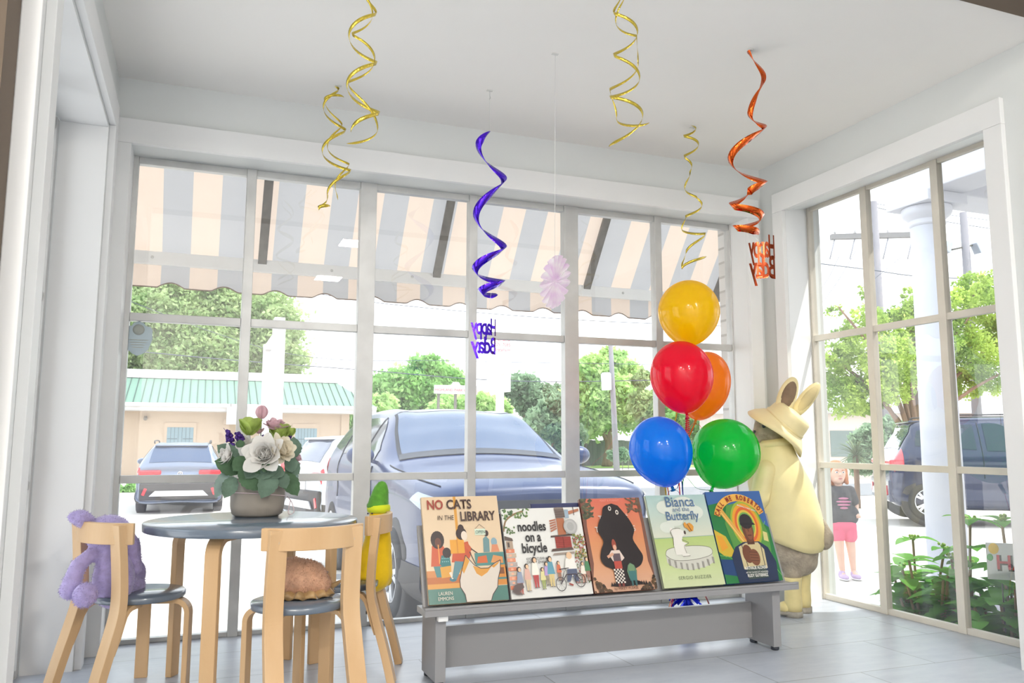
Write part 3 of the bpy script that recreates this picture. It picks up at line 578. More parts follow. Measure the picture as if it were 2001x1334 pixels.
# hydrangeas in the bed
HYL = leaf_mat('hydrangea_leaf', srgb(126, 188, 74), srgb(74, 142, 46), .4); STEMM = mat('reddish_stem', srgb(158, 128, 96), .7)
def leaf_shape(mb, base, dirv, up, L, W, fold=.25, droop=.3, mi=0):
    d = Vector(dirv).normalized(); s = d.cross(Vector(up)).normalized(); u = s.cross(d).normalized(); n = 7; vs = []; fs = []
    for i in range(n+1):
        t = i/n; w = W*math.sin(PI*t**.8)**.85*.5 if 0 < i < n else 0.0; c = Vector(base)+d*L*t-u*droop*L*t*t
        wz = u*w*fold; vs += [c-s*w+wz, c, c+s*w+wz]
        if i: k = 3*i; fs += [(k-3, k-2, k+1, k), (k-2, k-1, k+2, k+1)]
    mb.add(vs, fs, mi, True)
def hydrangea(label, x, y, h, nst, seed, spread=.16, buds=True):
    o = thing('hydrangea', label, 'plant', (x, y, gz(x, y)+.03), group='hydrangeas in the bed'); r = random.Random(seed); st, lf, bd = MB(), MB(), MB()
    for k in range(nst):
        a = r.uniform(0, 2*PI); hh = h*r.uniform(.7, 1.0) if k else h; tip = Vector((math.cos(a)*spread*r.uniform(.3, 1), math.sin(a)*spread*r.uniform(.3, 1), hh))
        P = bezier([(0, 0, 0), (tip.x*.4, tip.y*.4, hh*.5), tip], 6); st.tube(P, .006, 6)
        nn = 9
        for j in range(nn):
            t = .30+.70*j/(nn-1); c = P[min(int(t*12), 12)]; aa = a+j*PI/2+r.uniform(-.3, .3); L = (.11*(1-t)+.10)*r.uniform(.85, 1.3)
            for q in (0, 2.1, 4.2):
                dv = (math.cos(aa+q), math.sin(aa+q), r.uniform(.1, .7)); leaf_shape(lf, c, dv, (0, 0, 1), L, L*.74, .2, r.uniform(.3, .6))
        if buds:
            for j in range(10): bd.ell(tip+Vector((r.uniform(-.018, .018), r.uniform(-.018, .018), r.uniform(0, .025))), .007, 6, 5)
    st.build('stems', STEMM, o); lf.build('leaves', HYL, o, recalc=False)
    if buds: bd.build('flower_bud', leaf_mat('green_bud', srgb(176, 206, 110), srgb(150, 186, 90), .2), o)
    return o
hydrangea('sunlit yellow green hydrangea at the left end of the bed outside the right window', 3.22, 3.02, .80, 7, 1, .16)
hydrangea('tall hydrangea stem with a green bud rising left of the birthday yard sign', 3.16, 2.72, .93, 3, 2, .07)
hydrangea('tall hydrangea stem at the edge of the right window casing', 3.14, 2.44, .95, 3, 3, .10)
hydrangea('low dark hydrangea clump between the two right window mullions', 3.06, 2.80, .74, 12, 4, .20, False)
hydrangea('low dark hydrangea clump in front of the birthday yard sign', 3.06, 2.42, .72, 14, 5, .22, False)
hydrangea('small hydrangea shoot at the foot of the white column', 3.42, 2.94, .70, 3, 6, .06)
hydrangea('shaded low hydrangea near the right edge of the picture', 3.10, 2.14, .76, 12, 7, .22, False)
# birthday yard sign
p = at(1990, 1098, 2.32); p.z += .0; YS = thing('yard_sign', 'white yard sign with red letters and a yellow balloon picture among the plants', 'sign', (p.x, p.y, gz(0, 0)+.03), -.75)
zb = p.z+.57; b = MB(); b.box((0, 0, zb), (.215, .006, .14)); b.build('board', mat('white_plastic_board', srgb(236, 238, 240), .5), YS)
b = MB(); b.tube([(-.06, 0, 0), (-.06, 0, zb)], .0025, 6); b.tube([(.06, 0, 0), (.06, 0, zb)], .0025, 6); b.build('wire_stake', STEEL, YS)
TXs = Matrix.Rotation(PI/2, 4, 'X')
text_obj('letter_shadow', 'HA', .078, mat('letter_dark', srgb(60, 60, 50), .6), YS, Matrix.Translation((-.02, -.0035, zb-.033)) @ TXs, offset=.004)
text_obj('lettering', 'HA', .078, mat('letter_red', srgb(216, 50, 58), .5), YS, Matrix.Translation((-.024, -.005, zb-.030)) @ TXs, offset=.001)
b = MB(); b.ell((-.082, -.004, zb+.048), (.018, .002, .021), 16, 10); b.build('balloon_picture', mat('sign_yellow', srgb(250, 206, 40), .5), YS)
b = MB(); b.ell((-.096, -.004, zb+.014), (.011, .002, .014), 14, 8); b.build('balloon_picture', mat('sign_green', srgb(70, 170, 80), .5), YS)
# ================================================================ vehicles
RUB = mat('tyre_rubber', srgb(52, 52, 56), .85, noise=(30, .2)); RIM = mat('alloy_rim', srgb(206, 208, 214), .3, metal=.7); PLAS = mat('dark_plastic_cladding', srgb(58, 56, 58), .6, noise=(40, .15))
CGL = mat('car_glass', srgb(44, 66, 100), .04, spec=.8, coat=.3); SGL = mat('car_side_glass', srgb(48, 62, 72), .06, spec=.35); CLAMP = mat('clear_lamp', srgb(150, 164, 186), .08, metal=.4, coat=.6); RLAMP = mat('red_tail_lamp', srgb(214, 40, 52), .15, coat=.5)
DARK = mat('grille_black', srgb(48, 52, 62), .5); CHR = mat('chrome_trim', srgb(220, 222, 226), .15, metal=.9); SEAM = mat('panel_gap', srgb(34, 38, 48), .7)
def car_surface(L, W, Hh, belt, hood, cowl, rf, rr, rb, van=False):
    """rows from nose to tail; each row: x, half ring of (halfwidth, z) from sill to centre top"""
    w = W/2; h = L/2; R = []
    def row(x, zb, wb, zm, wm, zt, wt, ze, we, zc): R.append((x, [(0, zb), (wb, zb), (wm, zm), (wm*.995, (zm+zt)/2), (wt, zt), (we, ze), (we*.6, (ze+zc*2)/3), (0, zc)]))
    row(h, .30, w*.66, .55, w*.74, hood-.19, w*.72, hood-.14, w*.62, hood-.11)
    row(h-.06, .26, w*.80, .52, w*.88, hood-.14, w*.86, hood-.07, w*.74, hood-.04)
    row(h-.30, .22, w*.90, .55, w*.965, hood-.10, w*.94, hood-.02, w*.76, hood+.03)
    row(h-.80, .22, w*.92, .55, w*.99, hood-.04, w*.965, hood+.02, w*.80, hood+.08)
    row(cowl, .22, w*.93, .55, w, belt-.03, w*.98, belt+.04, w*.84, belt+.10)
    m = (cowl+rf)/2
    row(m, .22, w*.93, .55, w, belt, w*.98, (belt+Hh)/2-.02, w*.78, (belt+Hh)/2+.07)
    row(rf, .22, w*.93, .55, w, belt+.01, w*.98, Hh-.09, w*.68, Hh-.03)
    row((rf+rr)/2, .22, w*.93, .55, w, belt+.02, w*.98, Hh-.06, w*.68, Hh)
    row(rr, .22, w*.93, .55, w, belt+.04, w*.97, Hh-.10, w*.66, Hh-.05)
    row((rr+rb)/2-.02, .24, w*.92, .55, w*.99, belt+.05, w*.95, (Hh+belt)/2+.02, w*.72, (Hh+belt)/2+.08)
    row(rb, .26, w*.90, .56, w*.975, belt-.02, w*.93, belt+.04, w*.78, belt+.07)
    row(-h+.05, .32, w*.86, .56, w*.93, belt-.16, w*.90, belt-.10, w*.76, belt-.08)
    row(-h, .38, w*.80, .56, w*.86, belt-.24, w*.82, belt-.2, w*.7, belt-.18)
    return R
class Car:
    def __init__(s, rows):
        full = []
        for x, hr in rows:
            full.append([Vector((x, -y, z)) for y, z in hr]+[Vector((x, y, z)) for y, z in hr[-2:0:-1]])
        s.g = full; s.nu = len(full); s.nv = len(full[0])
    def cr(s, a, b, c, d, t): return .5*((2*b)+(c-a)*t+(2*a-5*b+4*c-d)*t*t+(3*b-a-3*c+d)*t**3)
    def S(s, u, v):
        u = min(max(u, 0), s.nu-1-1e-6); i = int(u); t = u-i; j = int(math.floor(v)); q = v-j; P = []
        for k in (i-1, i, i+1, i+2):
            r = s.g[min(max(k, 0), s.nu-1)]; P.append(s.cr(*[r[(j+e) % s.nv] for e in (-1, 0, 1, 2)], q))
        return s.cr(*P, t)
    def N(s, u, v):
        e = .02; a = s.S(min(u+e, s.nu-1), v)-s.S(max(u-e, 0), v); b = s.S(u, v+e)-s.S(u, v-e); n = a.cross(b); n = n.normalized() if n.length > 1e-9 else Vector((0, 0, 1))
        c = s.S(u, v)-Vector((0, 0, .7)); c.x = 0 if 1 < u < s.nu-2 else c.x
        return n if n.dot(c) > 0 else -n
    def body(s, ku=6, kv=5):
        b = MB(); b.loft([[s.S(i/ku, j/kv) for j in range(s.nv*kv)] for i in range((s.nu-1)*ku+1)]); return b
    def patch(s, quad, off=.006, n=8, m=8, th=.0):
        """quad: four (u,v) corners in order"""
        b = MB(); vs = []; fs = []
        for i in range(n+1):
            for j in range(m+1):
                a, c = i/n, j/m
                u = (quad[0][0]*(1-c)+quad[1][0]*c)*(1-a)+(quad[3][0]*(1-c)+quad[2][0]*c)*a; v = (quad[0][1]*(1-c)+quad[1][1]*c)*(1-a)+(quad[3][1]*(1-c)+quad[2][1]*c)*a
                vs.append(s.S(u, v)+s.N(u, v)*off)
                if i and j: k = i*(m+1)+j; fs.append((k-m-2, k-m-1, k, k-1))
        return b.add(vs, fs, 0, True)
    def line(s, uv, w=.006, off=.004):
        b = MB(); P = []
        for (u0, v0), (u1, v1) in zip(uv, uv[1:]):
            for k in range(10): t = k/10; u, v = u0+(u1-u0)*t, v0+(v1-v0)*t; P.append(s.S(u, v)+s.N(u, v)*off)
        b.tube(P, w, 5); return b
def wheel(parent, x, y, r, wd, side):
    T = Matrix.Translation((x, y, r)) @ Matrix.Rotation(-PI/2*side, 4, 'X')
    b = MB(); b.lathe([(r*.62, -wd), (r*.93, -wd), (r, -wd*.8), (r, -wd*.2), (r*.94, 0), (r*.68, .008), (r*.62, -.02)], 36, M=T); o = b.build('tyre', RUB, parent)
    b = MB(); b.lathe([(.001, -.06), (r*.6, -.06), (r*.66, .004), (r*.62, .006), (r*.58, -.035), (.001, -.035)], 32, M=T)
    for k in range(5):
        a = 2*PI*k/5
        for da in (-.16, .16): b.bar([T @ Vector((.04*math.cos(a), .04*math.sin(a), -.005)), T @ Vector((r*.62*math.cos(a+da), r*.62*math.sin(a+da), 0))], r*.12, .02, T.to_3x3() @ Vector((-math.sin(a), math.cos(a), 0)))
    b.lathe([(.001, .01), (.05, .008), (.06, -.03)], 14, M=T); b.build('rim', RIM, o)
def suv(name, label, paint, loc, rz, L=4.55, W=1.84, Hh=1.66, belt=1.02, hood=.98, cowl=.98, rf=.25, rr=-1.75, rb=-2.18, wr=.34, rails=True, cladding=True, tail='wide', front=True, rwo=.86):
    o = thing(name, label, 'car', loc, rz); R = car_surface(L, W, Hh, belt, hood, cowl, rf, rr, rb); c = Car(R); w = W/2
    c.body().build('body', paint, o)
    # v: 0 bottom centre .. 4 belt, 5 roof edge, 7 roof centre, 9 roof edge, 10 belt (other side)
    c.patch([(4.12, 5.12), (4.12, 8.88), (5.93, 8.96), (5.93, 5.04)], .005, 12, 16).build('windshield_border', SEAM, o)
    c.patch([(4.25, 5.25), (4.25, 8.75), (5.85, 8.85), (5.85, 5.15)], .008, 12, 16).build('windshield', CGL, o)
    c.patch([(4.02, 5.1), (4.02, 8.9), (4.24, 8.85), (4.24, 5.15)], .010, 4, 16).build('cowl_panel', DARK, o)
    c.patch([(8.25, 5.2), (8.25, 8.8), (9.75, 8.8), (9.75, 5.2)], .008, 10, 14).build('rear_window', CGL, o)
    for sd in (0, 1):
        f = (lambda v: v) if sd == 0 else (lambda v: 14-v)
        c.patch([(5.0, f(4.15)), (5.0, f(4.5)), (6.05, f(4.86)), (6.05, f(4.15))], .006).build('side_window', SGL, o)
        c.patch([(6.15, f(4.15)), (6.15, f(4.86)), (7.3, f(4.86)), (7.3, f(4.15))], .006).build('side_window', SGL, o)
        c.patch([(7.4, f(4.18)), (7.4, f(4.84)), (8.2, f(4.72)), (8.4, f(4.3))], .006).build('side_window', SGL, o)
        c.line([(4.9, f(4.0)), (4.9, f(2.2)), (5.0, f(1.3))]).build('door_seam', SEAM, o); c.line([(6.1, f(4.9)), (6.1, f(1.3))]).build('door_seam', SEAM, o); c.line([(7.35, f(4.9)), (7.35, f(2.4))]).build('door_seam', SEAM, o)
        c.line([(3.9, f(4.6)), (2.5, f(4.5)), (1.4, f(4.7))], .005).build('hood_seam', SEAM, o)
        c.patch([(.8, f(3.25)), (.8, f(4.05)), (2.0, f(3.98)), (2.3, f(3.6))], .012).build('headlight', CLAMP, o)
        if cladding: c.patch([(1.6, f(1.0)), (1.6, f(1.75)), (10.6, f(1.75)), (10.6, f(1.0))], .010, 20, 4).build('cladding', PLAS, o)
        if tail == 'wide': c.patch([(9.75, f(4.1)), (9.75, f(3.6)), (11.4, f(3.75)), (11.4, f(4.55))], .014).build('tail_lamp', RLAMP, o)
        else: c.patch([(9.6, f(4.7)), (9.6, f(3.3)), (10.7, f(3.3)), (10.7, f(4.8))], .014).build('tail_lamp', RLAMP, o)
        sy = -1 if sd == 0 else 1; b = MB(); mx = R[4][0]-.28
        b.ell((mx, sy*(w+.11), belt+.09), (.075, .12, .085), 16, 12); b.bar([(mx, sy*(w-.06), belt+.02), (mx, sy*(w+.06), belt+.06)], .05, .03); mr = b.build('side_mirror', paint, o)
        b = MB(); b.ell((mx-.05, sy*(w+.11), belt+.09), (.035, .105, .07), 14, 8); b.build('mirror_glass', CGL, mr)
        for x in (L/2-.88, -L/2+rwo):
            b = MB(); b.lathe([(.001, -.16), (wr+.085, -.16), (wr+.085, .0), (wr+.02, .012), (.001, .0)], 36, M=Matrix.Translation((x, sy*(w-.015), wr+.01)) @ Matrix.Rotation(-PI/2*sy, 4, 'X')); b.build('wheel_arch', PLAS, o)
            wheel(o, x, sy*(w+.012), wr, .2, sy)
        if rails: b = MB(); b.tube(bezier([(rf-.1, sy*w*.66, Hh-.04), (rf-.25, sy*w*.67, Hh+.03), (rr+.3, sy*w*.66, Hh+.03), (rr+.1, sy*w*.65, Hh-.03)], 5), .016, 6); b.build('roof_rail', PLAS, o)
    h = L/2
    if front:
        c.patch([(.02, 2.3), (.02, 11.7), (.75, 12.0), (.75, 2.0)], .0).build('bumper_skin', paint, o)
    b = MB(); pr = [(-.62, .0), (-.5, -.30), (.5, -.30), (.62, .0), (.52, .05), (-.52, .05)]
    b.prism(pr, .03, Matrix.Translation((h-.012, 0, hood-.20)) @ Matrix(((0, 0, 1, 0), (1, 0, 0, 0), (0, 1, 0, 0), (0, 0, 0, 1)))); g = b.build('grille', DARK, o)
    b = MB()
    for i in range(13):
        for j in range(4): y = -.54+i*.09+(j % 2)*.045; b.box((h+.02, y, hood-.20-.26+j*.075), (.008, .035, .03), rz=Matrix.Rotation(PI/4, 4, 'X'))
    b.build('grille_mesh', mat('grille_mesh_blue', srgb(110, 128, 152), .4, metal=.4), g)
    b = MB(); b.box((h-.02, 0, .42), (.06, 1.1, .14)); b.build('lower_intake', DARK, o, .02)
    # rear kit
    b = MB(); b.box((-h+.03, 0, .50), (.12, W*.90, .38)); b.build('rear_bumper', PLAS if cladding else paint, o, .03)
    b = MB(); b.prism([(-.62, 0), (.62, 0), (.5, .12), (-.5, .12)], .02, Matrix.Translation((-h-.045, 0, .40)) @ Matrix(((0, 0, -1, 0), (-1, 0, 0, 0), (0, 1, 0, 0), (0, 0, 0, 1)))); b.build('skid_plate', RIM, o)
    for sy in (-1, 1): b = MB(); b.box((-h+.045, sy*W*.345, belt-.10), (.10, W*.26, .10)); b.build('tail_lamp', RLAMP, o, .03)
    b = MB(); b.box((-h-.006, 0, .76), (.02, .42, .15)); b.build('number_plate', TRIMW, o, .004)
    b = MB(); b.lathe([(.055, 0), (.055, .012), (.04, .012), (.04, 0)], 20, M=Matrix.Translation((-h+.035, 0, belt-.13)) @ Matrix.Rotation(-PI/2, 4, 'Y')); b.box((-h+.03, 0, belt-.13), (.012, .02, .07)); b.build('badge', CHR, o)
    b = MB(); b.box((rr-.06, 0, Hh-.075), (.30, W*.62, .035)); b.build('spoiler', paint, o, .015)
    b = MB(); b.bar([(rb+.10, -.05, belt+.15), (rb+.12, .38, belt+.20)], .05, .025, (0, 0, 1)); b.build('rear_wiper', PLAS, o)
    for sy in (-.72, .72): b = MB(); b.box((-h-.03, sy, .50), (.03, .06, .16), rz=Matrix.Rotation(.5*sy, 4, 'X')); b.build('reflector', RLAMP, o)
    return o, c
BLUE = mat('dark_blue_car_paint', srgb(34, 52, 94), .32, metal=.1, coat=.25); SILV = mat('silver_car_paint', srgb(112, 122, 142), .3, metal=.3, coat=.4)
PEARL = mat('white_car_paint', srgb(186, 190, 196), .3, coat=.5); REDP = mat('red_car_paint', srgb(206, 60, 66), .3, coat=.5); NAVY = mat('navy_van_paint', srgb(24, 36, 70), .22, metal=.1, coat=.6)
suv('car', 'dark blue car parked nose to the window behind the bookshelf', BLUE, (2.30, 7.62, -.6), -PI/2, L=4.7, W=1.82, Hh=1.64, belt=1.10, hood=1.06, cowl=.95, rf=.1, rails=False)
suv('car', 'silver car with red tail lamps parked facing the beige building', SILV, (-.33, 22.2, -.9), PI/2-.02, L=4.45, W=1.83, Hh=1.60)
p = at(655, 935, 14.2); suv('car', 'white car whose tail lamp shows between the flowers and the thick mullion', PEARL, (p.x+1.55, 14.6, -.76), .25, L=4.4, W=1.8, Hh=1.60, rails=False)
p = at(588, 950, 18); suv('car', 'red car mostly hidden behind the flower pot', REDP, (p.x+1.9, 18.6, -.85), .15, L=4.2, W=1.75, Hh=1.48, cladding=False, rails=False, tail='tall')
# navy van
def van():
    p = atz(1817, 1020, -.60); a = math.atan2(CR.y, CR.x)-.26
    o, c = suv('car', 'dark navy van with roof rails parked beyond the white column', NAVY, (0, 0, 0), 0, L=5.1, W=1.98, Hh=1.76, belt=1.08, hood=1.05, cowl=1.35, rf=.75, rr=-1.95, rb=-2.4, wr=.33, cladding=False, tail='tall', rwo=.56)
    d = Vector((math.cos(a), math.sin(a), 0)); n = Vector((-math.sin(a), math.cos(a), 0)); ctr = Vector((p.x, p.y, 0))+d*(5.1/2-.56)+n*.99
    o.location = (ctr.x, ctr.y, -.60); o.rotation_euler = (0, 0, a)
van()
# ================================================================ table, chairs, bench
BIRCH = mat('birch_wood', srgb(214, 180, 138), .42, noise=(9, 0, (1, 1, .12)), col2=srgb(200, 162, 116), bump=(60, .05))
BIRCHE = mat('birch_edge_plies', srgb(206, 172, 128), .5, noise=(60, .15, (1, .05, 1)))
GTOP = mat('blue_grey_lacquer', srgb(104, 116, 130), .22, spec=.7, coat=.3, noise=(30, .04))
BOLT = mat('bolt_cap_wood', srgb(200, 180, 152), .5)
def bentleg(mb, foot, top_in, w, t, rad, zt):
    """L-shaped leg: up from foot, bend of radius rad, then in under the top"""
    f = Vector((foot[0], foot[1], 0)); d = (Vector((top_in[0], top_in[1], 0))-f); L = d.length; d.normalize(); side = Vector((-d.y, d.x, 0)); P = [f, f+Vector((0, 0, (zt-rad)*.5)), f+Vector((0, 0, zt-rad-t/2))]
    for k in range(1, 9): a = PI/2*k/8; P.append(f+d*(rad*(1-math.cos(a)))+Vector((0, 0, zt-t/2-rad+rad*math.sin(a))))
    P.append(f+d*L+Vector((0, 0, zt-t/2))); mb.bar(P, w, t, side)
TBL = thing('kids_table', 'low round children\'s table with a blue grey top and bent birch legs', 'table', (.165, 2.63, 0))
b = MB(); b.lathe([(.001, .444), (.308, .444), (.31, .4455), (.31, .4655), (.3085, .467), (.001, .467)], 72); tt = b.build('tabletop', GTOP, TBL)
for x, y in ((-.21, .125), (.128, .20), (.215, -.14), (-.115, -.215)):
    b = MB(); bentleg(b, (x, y), (x*.25, y*.25), .042, .019, .045, .444); b.build('leg', BIRCH, TBL, .002)
def make_chair(label, loc, rz):
    o = thing('kids_chair', label, 'chair', loc, rz, 'birch kids chairs')
    b = MB(); b.lathe([(.001, .258), (.123, .258), (.126, .261), (.126, .273), (.123, .276), (.001, .276)], 56); b.build('seat', GTOP, o)
    for s in (-1, 1):
        b = MB(); bentleg(b, (s*.112, .088), (s*.03, .02), .036, .015, .035, .258); b.build('front_leg', BIRCH, o, .0015)
        b = MB(); P = bezier([(s*.112, -.185, 0), (s*.108, -.162, .09), (s*.105, -.130, .20), (s*.103, -.117, .26), (s*.102, -.118, .34), (s*.101, -.131, .478)], 6)
        b.bar(P, .047, .023, (1, -.0, 0)); b.build('rear_post', BIRCH, o, .0015)
        # L bracket from below the seat down the front of the post
        b = MB(); P = [(s*.05, -.04, .251), (s*.086, -.076, .251)]
        P = [Vector((s*.055, -.03, .251)), Vector((s*.085, -.075, .251)), Vector((s*.094, -.090, .247)), Vector((s*.101, -.103, .235)), Vector((s*.105, -.112, .215)), Vector((s*.106, -.122, .180)), Vector((s*.107, -.137, .140))]
        b.bar(P, .034, .013, (1, -.0, 0)); br = b.build('bracket', BIRCH, o, .0015)
        b = MB()
        for z, y in ((.20, -.107), (.165, -.119)): b.lathe([(.001, 0), (.005, 0), (.005, .003), (.001, .003)], 10, M=Matrix.Translation((s*.107, y, z)) @ Matrix.Rotation(-PI/2, 4, 'X'))
        b.build('screw', STEEL, br)
    # curved backrest band outside the posts
    rings = []; R0, yc = .20, .035
    for k in range(25):
        a = math.radians(-44+88*k/24); s0, c0 = math.sin(a), -math.cos(a); ri, ro = R0-.018, R0; f = 1.0
        rings.append([(s0*ri, yc+c0*ri, .425), (s0*ro, yc+c0*ro, .425), (s0*ro, yc+c0*ro, .482), (s0*ri, yc+c0*ri, .482)])
    b = MB(); b.loft(rings, 0, False); bk = b.build('backrest', BIRCH, o, .002)
    for s in (-1, 1):
        a = s*math.radians(32); b = MB(); b.lathe([(.001, 0), (.0085, 0), (.0075, .0018), (.001, .002)], 16, M=Matrix.Translation((math.sin(a)*R0, yc-math.cos(a)*R0, .447)) @ Matrix.Rotation(a, 4, 'Z') @ Matrix.Rotation(PI/2, 4, 'X')); b.build('bolt_cap', BOLT, bk)
    return o
C1 = make_chair('birch kids chair in front of the table with a brown plush lying on its seat', (.272, 2.335, 0), .20)
def chair_like(label, loc, rz):
    c = copy_tree(C1); c.location = loc; c.rotation_euler = (0, 0, rz); c['label'] = label; return c
C2 = chair_like('birch kids chair left of the table with the purple plush bunny sitting on it', (-.142, 2.625, 0), -.98)
C3 = chair_like('birch kids chair right of the table holding the yellow plush with a green cap', (.420, 2.612, 0), 1.25)
# ---- low white book bench
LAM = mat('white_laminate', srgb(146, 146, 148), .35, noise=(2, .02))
BN = thing('book_bench', 'low white display bench holding picture books in a row', 'bench', (1.28, 2.36, 0))
for s, nm in ((-1, 'end_panel'), (1, 'end_panel')):
    b = MB(); x = -.598 if s < 0 else .595; b.box2((x-.016, 0, .012), (x+.016, .15, .205)); b.build(nm, LAM, BN, .001)
    for y in (.015, .13): b = MB(); b.lathe([(.012, 0), (.014, .003), (.014, .012), (.001, .012)], 12, M=Matrix.Translation((x, y, 0))); b.build('foot', DARK, BN)
b = MB(); b.box2((-.582, .115, .02), (.579, .135, .142)); b.build('stretcher_rail', LAM, BN, .001)
b = MB(); b.box2((-.655, -.035, .204), (.665, .06, .222)); b.build('tray', LAM, BN, .001)
b = MB(); b.box2((-.655, -.035, .2225), (.665, -.025, .229)); b.build('lip', LAM, BN, .001)
LEAN = math.radians(21)
T = Matrix.Translation((0, .012, .222)) @ Matrix.Rotation(-LEAN, 4, 'X')
b = MB(); b.box((.005, .016, .124), (1.30, .012, .245), T); b.build('slanted_back', LAM, BN, .001)
b = MB(); b.box2((-.55, .05, .205), (.55, .11, .222)); b.build('under_board', LAM, BN)
# small white clip on the left panel
b = MB(); b.box2((-.612, -.022, .186), (-.582, -.002, .204)); b.build('cable_clip', WHITE, BN, .002)
# ================================================================ picture books on the bench
PRINT = print_mat(); PAGES = mat('book_pages', srgb(236, 230, 218), .8, noise=(200, .08, (1, 1, .02)))
class Art:
    """printed cover: flat coloured shapes in cover coordinates (u right 0..1, v down 0..1)"""
    def __init__(s, w, h): s.w, s.h, s.b, s.k = w, h, MB(), 0
    def P(s, u, v, dz=0): return ((u-.5)*s.w, -.00005*s.k-dz, (1-v)*s.h)
    def poly(s, pts, c):
        s.k += 1; c = srgb(*c); P = [s.P(min(max(u, 0), 1), min(max(v, 0), 1)) for u, v in pts]; n = len(P)
        # triangulate simply: fan for convex, ear clipping by mathutils for the rest
        from mathutils.geometry import tessellate_polygon
        for t in tessellate_polygon([[Vector(p) for p in P]]):
            q = [P[i] for i in t]
            nn = (Vector(q[1])-Vector(q[0])).cross(Vector(q[2])-Vector(q[0]))
            if nn.y > 0: q = q[::-1]
            s.b.add(q, [(0, 1, 2)], ink=c)
        return s
    def rect(s, u0, v0, u1, v1, c): return s.poly([(u0, v0), (u0, v1), (u1, v1), (u1, v0)], c)
    def ell(s, u, v, ru, rv, c, n=18, a=0, a0=0, a1=2*PI):
        ca, sa = math.cos(a), math.sin(a); asp = s.w/s.h; R = []
        for k in range(n):
            t = a0+(a1-a0)*k/(n if a1-a0 > 6.2 else n-1); x, y = ru*math.cos(t), rv*math.sin(t)/asp; x, y = x*ca-y*sa, x*sa+y*ca; R.append((u+x, v+y*asp))
        return s.poly(R, c)
    def line(s, pts, wd, c):
        asp = s.w/s.h
        for (a, b2), (d, e) in zip(pts, pts[1:]):
            dx, dy = d-a, (e-b2)/asp; L = math.hypot(dx, dy) or 1; nx, ny = -dy/L*wd/2, dx/L*wd/2*asp
            s.poly([(a+nx, b2+ny), (a-nx, b2-ny), (d-nx, e-ny), (d+nx, e+ny)], c)
        return s
    def curve(s, pts, wd, c, n=6): return s.line([(p.x, p.y) for p in bezier([(u, v, 0) for u, v in pts], n)], wd, c)
    def person(s, u, v, hgt, hair, skin, top, bot, k=1.0):
        """small drawn figure, feet at (u,v)"""
        a = hgt; asp = s.h/s.w*1.0; x = lambda f: u+f*a*asp*k
        s.poly([(x(-.10), v-.45*a), (x(.10), v-.45*a), (x(.07), v), (x(.02), v), (x(0), v-.3*a), (x(-.02), v), (x(-.07), v)], bot)
        s.poly([(x(-.08), v-.80*a), (x(.08), v-.80*a), (x(.14), v-.40*a), (x(-.14), v-.40*a)], top)
        s.ell(u, v-.89*a, .085*a*asp*k, .10*a*asp*k, hair); s.ell(x(.02), v-.875*a, .055*a*asp*k, .075*a*asp*k, skin)
        s.line([(x(-.09), v), (x(0), v)], .006, (60, 40, 36)); s.line([(x(0.02), v), (x(.10), v)], .006, (60, 40, 36)); return s
    def build(s, parent): return s.b.build('cover_picture', PRINT, parent, recalc=False)
    def text(s, parent, t, u, v, size, c, name='lettering', **k):
        """baseline centre at (u,v); size in cover widths"""
        p = s.P(u, v); o = text_obj(name, t, size*s.w, mat('ink_%d_%d_%d' % c, srgb(*c), .35), parent, Matrix.Translation((p[0], -.0043, p[2])) @ Matrix.Rotation(PI/2, 4, 'X') @ Matrix.Rotation(k.pop('rot', 0), 4, 'Z') @ Matrix.Diagonal((k.pop('sx', 1), 1, 1, 1)), **k); return o
def book(label, x0, w, h, th, cov, depth, seed=0, tilt=0):
    T = Matrix.Translation((1.28, 2.36, 0)) @ Matrix.Translation((0, .012, .2262)) @ Matrix.Rotation(-LEAN, 4, 'X') @ Matrix.Translation((x0+w/2-1.28, .0093-depth, 0)) @ Matrix.Rotation(tilt, 4, 'Y')
    o = thing('picture_book', label, 'book', T.to_translation(), T.to_euler(), 'picture books on the bench'); C = mat('cover_%d_%d_%d' % cov, srgb(*cov), .35)
    b = MB(); b.box2((-w/2, -th, 0), (w/2, -th+.0025, h)); b.box2((-w/2, -.0025, 0), (w/2, 0, h)); b.box2((-w/2, -th, 0), (-w/2+.003, 0, h)); b.build('cover', C, o, .0006)
    b = MB(); b.box2((-w/2+.0032, -th+.0027, .004), (w/2-.004, -.0027, h-.004)); b.build('pages', PAGES, o)
    holder = bpy.data.objects.new('front_board', None); bpy.data.objects.remove(holder)
    a = Art(w, h); a.b_off = -th-.0001; a.P = (lambda u, v, dz=0, a=a: ((u-.5)*a.w, -th-.0002-.00003*a.k, (1-v)*a.h)); a.th = th
    def text(parent, t, u, v, size, c, name='lettering', rot=0, sx=1, **k):
        return text_obj(name, t, size*w, mat('ink_%d_%d_%d' % c, srgb(*c), .35), parent, Matrix.Translation(((u-.5)*w, -th-.0055, (1-v)*h)) @ Matrix.Rotation(PI/2, 4, 'X') @ Matrix.Rotation(rot, 4, 'Z') @ Matrix.Diagonal((sx, 1, 1, 1)), **k)
    a.text = text; return o, a
BKW, GAP = (255, 255, 255), .0
